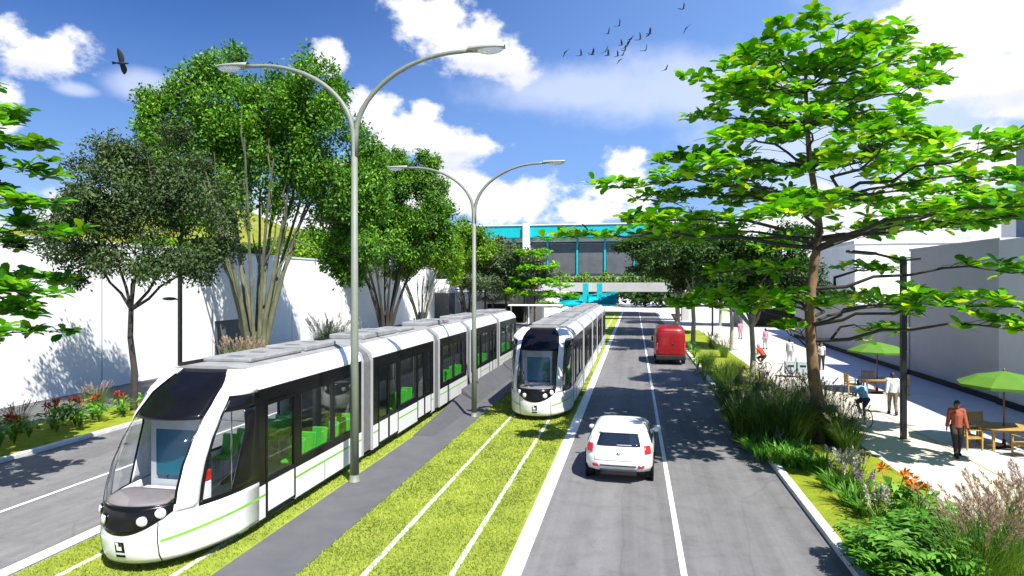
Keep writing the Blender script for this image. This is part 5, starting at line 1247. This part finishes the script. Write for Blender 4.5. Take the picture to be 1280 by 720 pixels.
    dg = bpy.context.evaluated_depsgraph_get(); body = bpy.data.meshes.new_from_object(tmp.evaluated_get(dg)); bpy.data.objects.remove(tmp); bpy.data.meshes.remove(me)
    n = len(body.vertices); co = np.empty(n*3); body.vertices.foreach_get('co', co); co = co.reshape(-1, 3); no = np.empty(n*3); body.vertices.foreach_get('normal', no); no = no.reshape(-1, 3)
    nf_ = len(body.polygons); ls_ = np.empty(nf_, dtype=np.int32); body.polygons.foreach_get('loop_total', ls_); lv = np.empty(len(body.loops), dtype=np.int32); body.loops.foreach_get('vertex_index', lv)
    st_ = np.concatenate([[0], np.cumsum(ls_)[:-1]]); quads = np.stack([lv[st_+k_] for k_ in range(3)]+[lv[st_+np.minimum(3, ls_-1)]], 1)
    cen = co[quads].mean(1)
    bones = [('torso', V['pel']-up*.05, V['neck']-up*.02), ('head', V['neck']+up*.03, hd+Vector((0, 0, .08)))]
    for t_, a_, b_ in (('ua', shL, elL), ('fa', elL, haL), ('ha', haL+(haL-elL).normalized()*.02, haL+(haL-elL).normalized()*.16), ('ua', shR, elR), ('fa', elR, haR), ('ha', haR+(haR-elR).normalized()*.02, haR+(haR-elR).normalized()*.16), ('th', hiL, knL), ('ca', knL, ftL+Vector((0, 0, .03))), ('th', hiR, knR), ('ca', knR, ftR+Vector((0, 0, .03))),
                       ('ft', ftL-Vector((0, 0, .02)), ftL+Vector((0, .16, -.04))), ('ft', ftR-Vector((0, 0, .02)), ftR+Vector((0, .16, -.04)))): bones.append((t_, a_, b_))
    D_ = []; U_ = []
    rad = {'torso': .13, 'head': .08, 'ua': .05, 'fa': .036, 'ha': .03, 'th': .08, 'ca': .05, 'ft': .04}
    for t_, a_, b_ in bones:
        a_ = np.array(a_); v_ = np.array(b_)-a_; u = np.clip(((cen-a_)@v_)/(v_@v_), 0, 1); D_.append(np.linalg.norm(cen-a_-u[:, None]*v_, axis=1)-rad[t_]); U_.append(u)
    D_ = np.array(D_); near = D_.argmin(0); lab = np.array([b_[0] for b_ in bones])[near]; uu = np.array(U_)[near, np.arange(len(cen))]
    e = empty('person', loc, rz, label, 'person', group); e.scale = (s, s, s)
    link('body', body, M[skin], e)
    def garment(name, mask, off, mat, bulge=None):
        f = quads[mask]
        if not len(f): return
        ids, inv = np.unique(f.ravel(), return_inverse=True); v_ = co[ids]+no[ids]*off
        if bulge is not None: v_ = v_ + bulge(v_)
        me_ = quads_mesh(name, v_, inv.reshape(-1, 4), True); o = link(name, me_, mat, e); so_ = o.modifiers.new('s', 'SOLIDIFY'); so_.thickness = .006; so_.offset = 1; return o
    pel = np.array(V['pel']); upn = np.array(up); hgt = (cen-pel)@upn
    tor = lab == 'torso'
    top = (tor & (hgt > -.02) & ((cen-np.array(V['neck']))@upn < .02)) | (lab == 'ua')
    if long_sleeve: top |= (lab == 'fa') & (uu < .96)
    else: top &= ~((lab == 'ua') & (uu > .62))
    garment('top', top, .016, shirt)
    leg = (tor & (hgt < .03)) | (lab == 'th')
    if shorts: leg &= ~((lab == 'th') & (uu > .85))
    else: leg |= (lab == 'ca') & (uu < .97)
    garment('trousers', leg, .012, pants)
    garment('shoes', (lab == 'ft') | ((lab == 'ca') & (uu > .97)), .006, cloth('shoe_%02d%02d%02d' % tuple(int(c*99) for c in shoe), shoe))
    hc = np.array(hd); rel = cen-hc
    hm = (lab == 'head') & (((rel[:, 2] > .055) & (rel[:, 1] < .085)) | ((rel[:, 2] > -.03) & (rel[:, 1] < .015)) | ((rel[:, 1] < -.03) & (rel[:, 2] > -.07)))
    hm &= ~((np.abs(rel[:, 0]) > .074) & (rel[:, 2] < .03) & (rel[:, 1] > -.04))
    garment('hair', hm, .014 if not cap else .02, cap or M[hair])
    if long_hair: MB().ell(tuple(hd+Vector((0, -.07, -.10))), (.075, .04, .15), 8).build('hair_tail', M[hair], e)
    b = MB()
    for sx_ in (-1, 1): b.ell(tuple(hd+Vector((sx_*.030, .083, .012))), (.011, .008, .008), 6)
    b.build('eyes', M['black'], e)
    return e
BUILD_PEOPLE = True
if BUILD_PEOPLE:
    q = G(1196, 571)
    person('person in a rust coloured top and dark trousers walking past the near parasol', (q.x, q.y, .024), R(172), dict(ftL=(-.10, -.18, .09), ftR=(.09, .26, .085), haL=(-.26, .16, .86), haR=(.25, -.10, .87), chest=(0, .02, 1.3)), cloth('cloth_rust', (.30, .07, .035)), cloth('cloth_dark', (.035, .028, .025)), .009, 'skindk', 'hair', group='people on the pavement')
    q = G(1116, 519)
    person('person in a white shirt and tan trousers walking away beside the black post lamp', (q.x, q.y, .024), R(-8), dict(ftL=(-.09, .22, .085), ftR=(.09, -.22, .11), haL=(-.26, -.12, .86), haR=(.26, .16, .88)), cloth('cloth_white', (.72, .74, .76)), cloth('cloth_tan', (.17, .13, .075)), .010, 'skin', 'hairbr', group='people on the pavement')
    q = G(987, 456)
    person('person in pale grey clothes standing by the litter boxes', (q.x, q.y, .024), R(-20), dict(ftR=(.12, .08, .08)), cloth('cloth_grey', (.48, .49, .49)), cloth('cloth_palegrey', (.42, .42, .40)), .014, 'skin', 'hair', False, group='people on the pavement')
    q = G(1027, 463)
    pw_ = person('person in a light top and black trousers carrying a red bag', (q.x, q.y, .024), R(160), dict(ftL=(-.09, -.14, .085), ftR=(.09, .2, .085), haR=(.27, .02, .82)), cloth('cloth_light', (.55, .53, .52)), cloth('cloth_black', (.02, .02, .025)), .014, 'skin', 'hairbr', False, female=True, long_hair=True, group='people on the pavement')
    c, s = math.cos(R(160)), math.sin(R(160)); bx_, by_ = q.x+.31*c, q.y+.31*s
    e = empty('handbag', (bx_, by_, .40), R(160), 'red handbag hanging from the hand of the walking person in black trousers', 'bag')
    b = MB(); b.bb(-.07, .07, -.19, .19, 0, .27); b.build('bag_body', M['redp'], e, bevel=.03); b = MB(); b.tube([(0, -.1, .26), (0, -.07, .36), (0, .07, .36), (0, .1, .26)], .009, 6); b.build('handle', M['redp'], e)
    q = G(957, 437)
    person('person in a pink top with dark backpack hair, behind the red cyclist', (q.x, q.y, .024), R(10), dict(ftL=(-.09, .15, .085)), cloth('cloth_pink', (.6, .24, .3)), cloth('cloth_palegrey', (.4, .4, .4)), .016, 'skin', 'hair', False, female=True, long_hair=True, group='people on the pavement')['label'] = 'person in a pink top with long dark hair beyond the red cyclist'
    q = G(925, 424)
    person('farthest person on the pavement, pink clothes', (q.x, q.y, .024), R(190), dict(ftL=(-.09, .15, .085)), cloth('cloth_pink', (.6, .24, .3)), cloth('cloth_rose', (.4, .2, .22)), .018, 'skin', 'hair', False, female=True, group='people on the pavement')
    for px, py, lb, cs, cp in ((518, 418, 'person dressed in black on the path beyond the first tram roof', (.015, .015, .018), (.015, .015, .018)), (564, 408, 'person in grey left of the second street lamp, far away', (.2, .2, .22), (.05, .05, .06)), (579, 407, 'person in a brown red top near the second street lamp, far away', (.3, .1, .07), (.06, .05, .05))):
        q = G(px, py); person(lb, (q.x, q.y, .024), rnd.uniform(0, 6), dict(ftL=(-.09, .15, .085)), cloth('c%d' % px, cs), cloth('d%d' % px, cp), .02, 'skindk', 'hair', group='people beyond the trams')
    # bicycles and riders
    def bicycle(label, loc, rz, fm):
        e = empty('bicycle', loc, rz, label, 'bicycle', 'bicycles')
        def cyl_wheel(y):
            MT = Matrix.Translation((0, y, .34)) @ Matrix.Rotation(R(90), 4, 'Y'); prof = [(.325+.017*math.cos(a), .017*math.sin(a)) for a in lin(0, 2*math.pi, 8)]
            w_ = MB().lathe(prof, 32, 0, MT).build('wheel', M['tyre'], e); b = MB()
            for k_ in range(14):
                a = 2*math.pi*k_/14; b.bar((0, y, .34), (0, y+.31*math.cos(a), .34+.31*math.sin(a)), .004)
            b.lathe([(.0, -.03), (.02, -.03), (.02, .03), (0, .03)], 10, 0, MT); b.lathe([(.30, -.008), (.312, -.008), (.312, .008), (.30, .008)], 32, 0, MT); b.build('spokes', M['bikewhite'], w_)
        cyl_wheel(-.52); cyl_wheel(.52); bb_ = (0, -.08, .30); seat_ = (0, -.24, .82); hdt = (0, .36, .86); hdb = (0, .40, .66)
        b = MB()
        for a_, c_ in ((bb_, seat_), (bb_, hdb), (seat_, hdt), (hdt, hdb)): b.tube([a_, c_], .018, 8)
        for s in (-1, 1):
            b.tube([(s*.03, -.08, .30), (s*.05, -.52, .34)], .010, 6); b.tube([(s*.02, -.24, .80), (s*.05, -.52, .34)], .009, 6); b.tube([(s*.03, .40, .66), (s*.05, .52, .34)], .012, 6)
        b.build('frame', fm, e)
        b = MB(); b.tube([(0, -.24, .82), (0, -.26, .92)], .013, 6); b.ell((0, -.27, .945), (.07, .13, .028), 8); b.build('saddle', M['plastic'], e)
        b = MB(); b.tube([hdt, (0, .36, .98)], .013, 6); b.tube([(-.27, .34, 1.02), (-.1, .38, 1.0), (.1, .38, 1.0), (.27, .34, 1.02)], .012, 8); b.build('handlebar', M['plastic'], e)
        b = MB(); b.lathe([(.0, -.01), (.09, -.01), (.09, .01), (0, .01)], 16, 0, Matrix.Translation((.05, -.08, .30)) @ Matrix.Rotation(R(90), 4, 'Y'))
        b.bar((.06, -.08, .30), (.06, -.02, .15), .018); b.bar((-.06, -.08, .30), (-.06, -.14, .45), .018); b.bb(.06, .15, -.06, .03, .135, .155); b.bb(-.15, -.06, -.19, -.10, .44, .46); b.build('crank', M['chrome'], e); return e
    RIDE = dict(pel=(0, -.25, 1.03), chest=(0, .0, 1.30), neck=(0, .13, 1.43), head=(0, .20, 1.56), ftR=(.11, -.03, .235), ftL=(-.11, -.15, .545), haL=(-.25, .34, 1.10), haR=(.25, .34, 1.10), knee=Vector((0, 1, .4)), elbow=Vector((0, -.2, -1)))
    q = G(1077, 531); bicycle('purple framed bicycle ridden on the pavement by the person in light blue', (q.x, q.y, .024), R(8), M['bikepurple'])
    person('person in a light blue shirt and dark shorts cycling away on the pavement', (q.x, q.y, .024), R(8), RIDE, cloth('cloth_blue', (.22, .42, .66)), cloth('cloth_navy', (.02, .02, .05)), .010, 'skin', 'hair', False, True, (.5, .5, .6), 'people on the pavement', cap=M['plastic'])
    q = G(951, 465); bicycle('white framed bicycle farther along the pavement beneath the red rider', (q.x, q.y, .024), R(35), M['bikewhite'])
    person('person in a red shirt cycling beyond the pale mottled trunk', (q.x, q.y, .024), R(35), RIDE, cloth('cloth_red', (.62, .05, .02)), cloth('cloth_black', (.02, .02, .025)), .014, 'skin', 'hair', False, True, (.1, .1, .1), 'people on the pavement', cap=MATS['cloth_pink'])

# ------------------------------------------------------------------ birds
def bird_mesh(flap, fold, name='bird'):
    b = MB(); b.ell((0, 0, 0), (.055, .19, .05), 8); b.ell((0, .19, .015), (.035, .05, .034), 6); b.tube([(0, .225, .012), (0, .27, .005)], [.012, .002], 5)
    b.add([(-.02, -.14, 0), (.02, -.14, 0), (.06, -.34, 0), (-.06, -.34, 0), (0, -.15, .012), (0, -.33, .01)], [(0, 4, 5, 3), (4, 1, 2, 5), (0, 3, 2, 1)])
    for s in (-1, 1):
        us = lin(0, 1, 6); top = []
        for u in us:
            x = s*(.03+.52*u*math.cos(flap*(.6+u*.4))); z = .02+.52*u*math.sin(flap*(.6+u*.4)); yl = .09+.05*math.sin(u*3)-fold*u*u; tr_ = -.09-.02*u-fold*u*u+.17*u**3
            top += [(x, yl, z), (x, (yl+tr_)/2, z+.018*(1-u)), (x, tr_, z)]
        n = len(us); vs = top+[(p[0], p[1], p[2]-.010*(1-i//3/n)) for i, p in enumerate(top)]; fs = []
        for i in range(n-1):
            for k_ in range(2):
                a = i*3+k_; fs += [(a, a+1, a+4, a+3), (n*3+a, n*3+a+3, n*3+a+4, n*3+a+1)]
        for i in range(n-1):
            for k_ in (0, 2): a = i*3+k_; fs.append((a, a+3, n*3+a+3, n*3+a))
        fs.append((n*3-3, n*3-2, n*6-2, n*6-3)); fs.append((n*3-2, n*3-1, n*6-1, n*6-2)); b.add(vs, fs, 0, True)
    return b.mesh(name)
BM = [bird_mesh(.75, .10), bird_mesh(.35, .16), bird_mesh(-.30, .12)]
for m_ in BM: m_.materials.append(M['bird'])
CL = 'small black bird in the tight middle cluster of the flock'
BIRDS = [(854, 11, 0, 'black bird highest of the flock, at the right'), (858, 35, 2, 'black bird with lowered wings below the highest one'), (832, 87, 1, 'black bird gliding lowest, below and right of the flock'), (774, 32, 0, 'black bird at the top of the main flock'), (760, 42, 0, 'black bird just below the topmost of the main flock'), (812, 42, 1, 'black bird at the upper right of the main flock'), (707, 65, 2, 'black bird farthest left, trailing the flock'), (726, 69, 0, 'black bird second from the left of the flock'), (740, 68, 0, 'black bird third from the left of the flock'), (757, 64, 1, 'black bird left of the tight cluster, upper of a pair'), (760, 69, 0, 'black bird left of the tight cluster, lower of a pair'), (788, 49, 2, 'black bird above the tight cluster'), (800, 49, 0, 'black bird right above the tight cluster'), (807, 63, 0, 'black bird right of the tight cluster, alone'), (777, 56, 0, CL), (783, 58, 1, CL), (781, 63, 0, CL), (778, 69, 1, CL), (772, 70, 0, CL), (775, 75, 2, CL)]
for i, (px, py, v, lb) in enumerate(BIRDS):
    o = bpy.data.objects.new('bird', BM[v]); COL.objects.link(o); o.location = PD(px, py, 62+rnd.uniform(-3, 3)); o.rotation_euler = (R(rnd.uniform(10, 35)), R(rnd.uniform(-35, -10)), R(rnd.uniform(-70, -35))); o.scale = (1.15,)*3 if lb != CL else (.95,)*3; tag(o, lb, 'bird', 'birds in the flock')
o = bpy.data.objects.new('bird', bird_mesh(.5, .2)); o.data.materials.append(M['bird']); COL.objects.link(o); o.location = PD(152, 79, 15); o.rotation_euler = (0, R(-58), R(-72)); o.scale = (.62, .62, .62); tag(o, 'single large dark bird flying over the trees by the wall', 'bird')

# ------------------------------------------------------------------ picture settings
vs = scene.view_settings; vs.view_transform = 'Standard'; vs.look = 'None'; vs.exposure = EXPO; vs.gamma = 1; vs.use_curve_mapping = False
scene.cycles.transparent_max_bounces = 16; scene.cycles.max_bounces = 8; scene.cycles.diffuse_bounces = 3; scene.cycles.use_denoising = True
scene.cycles.caustics_reflective = False; scene.cycles.caustics_refractive = False
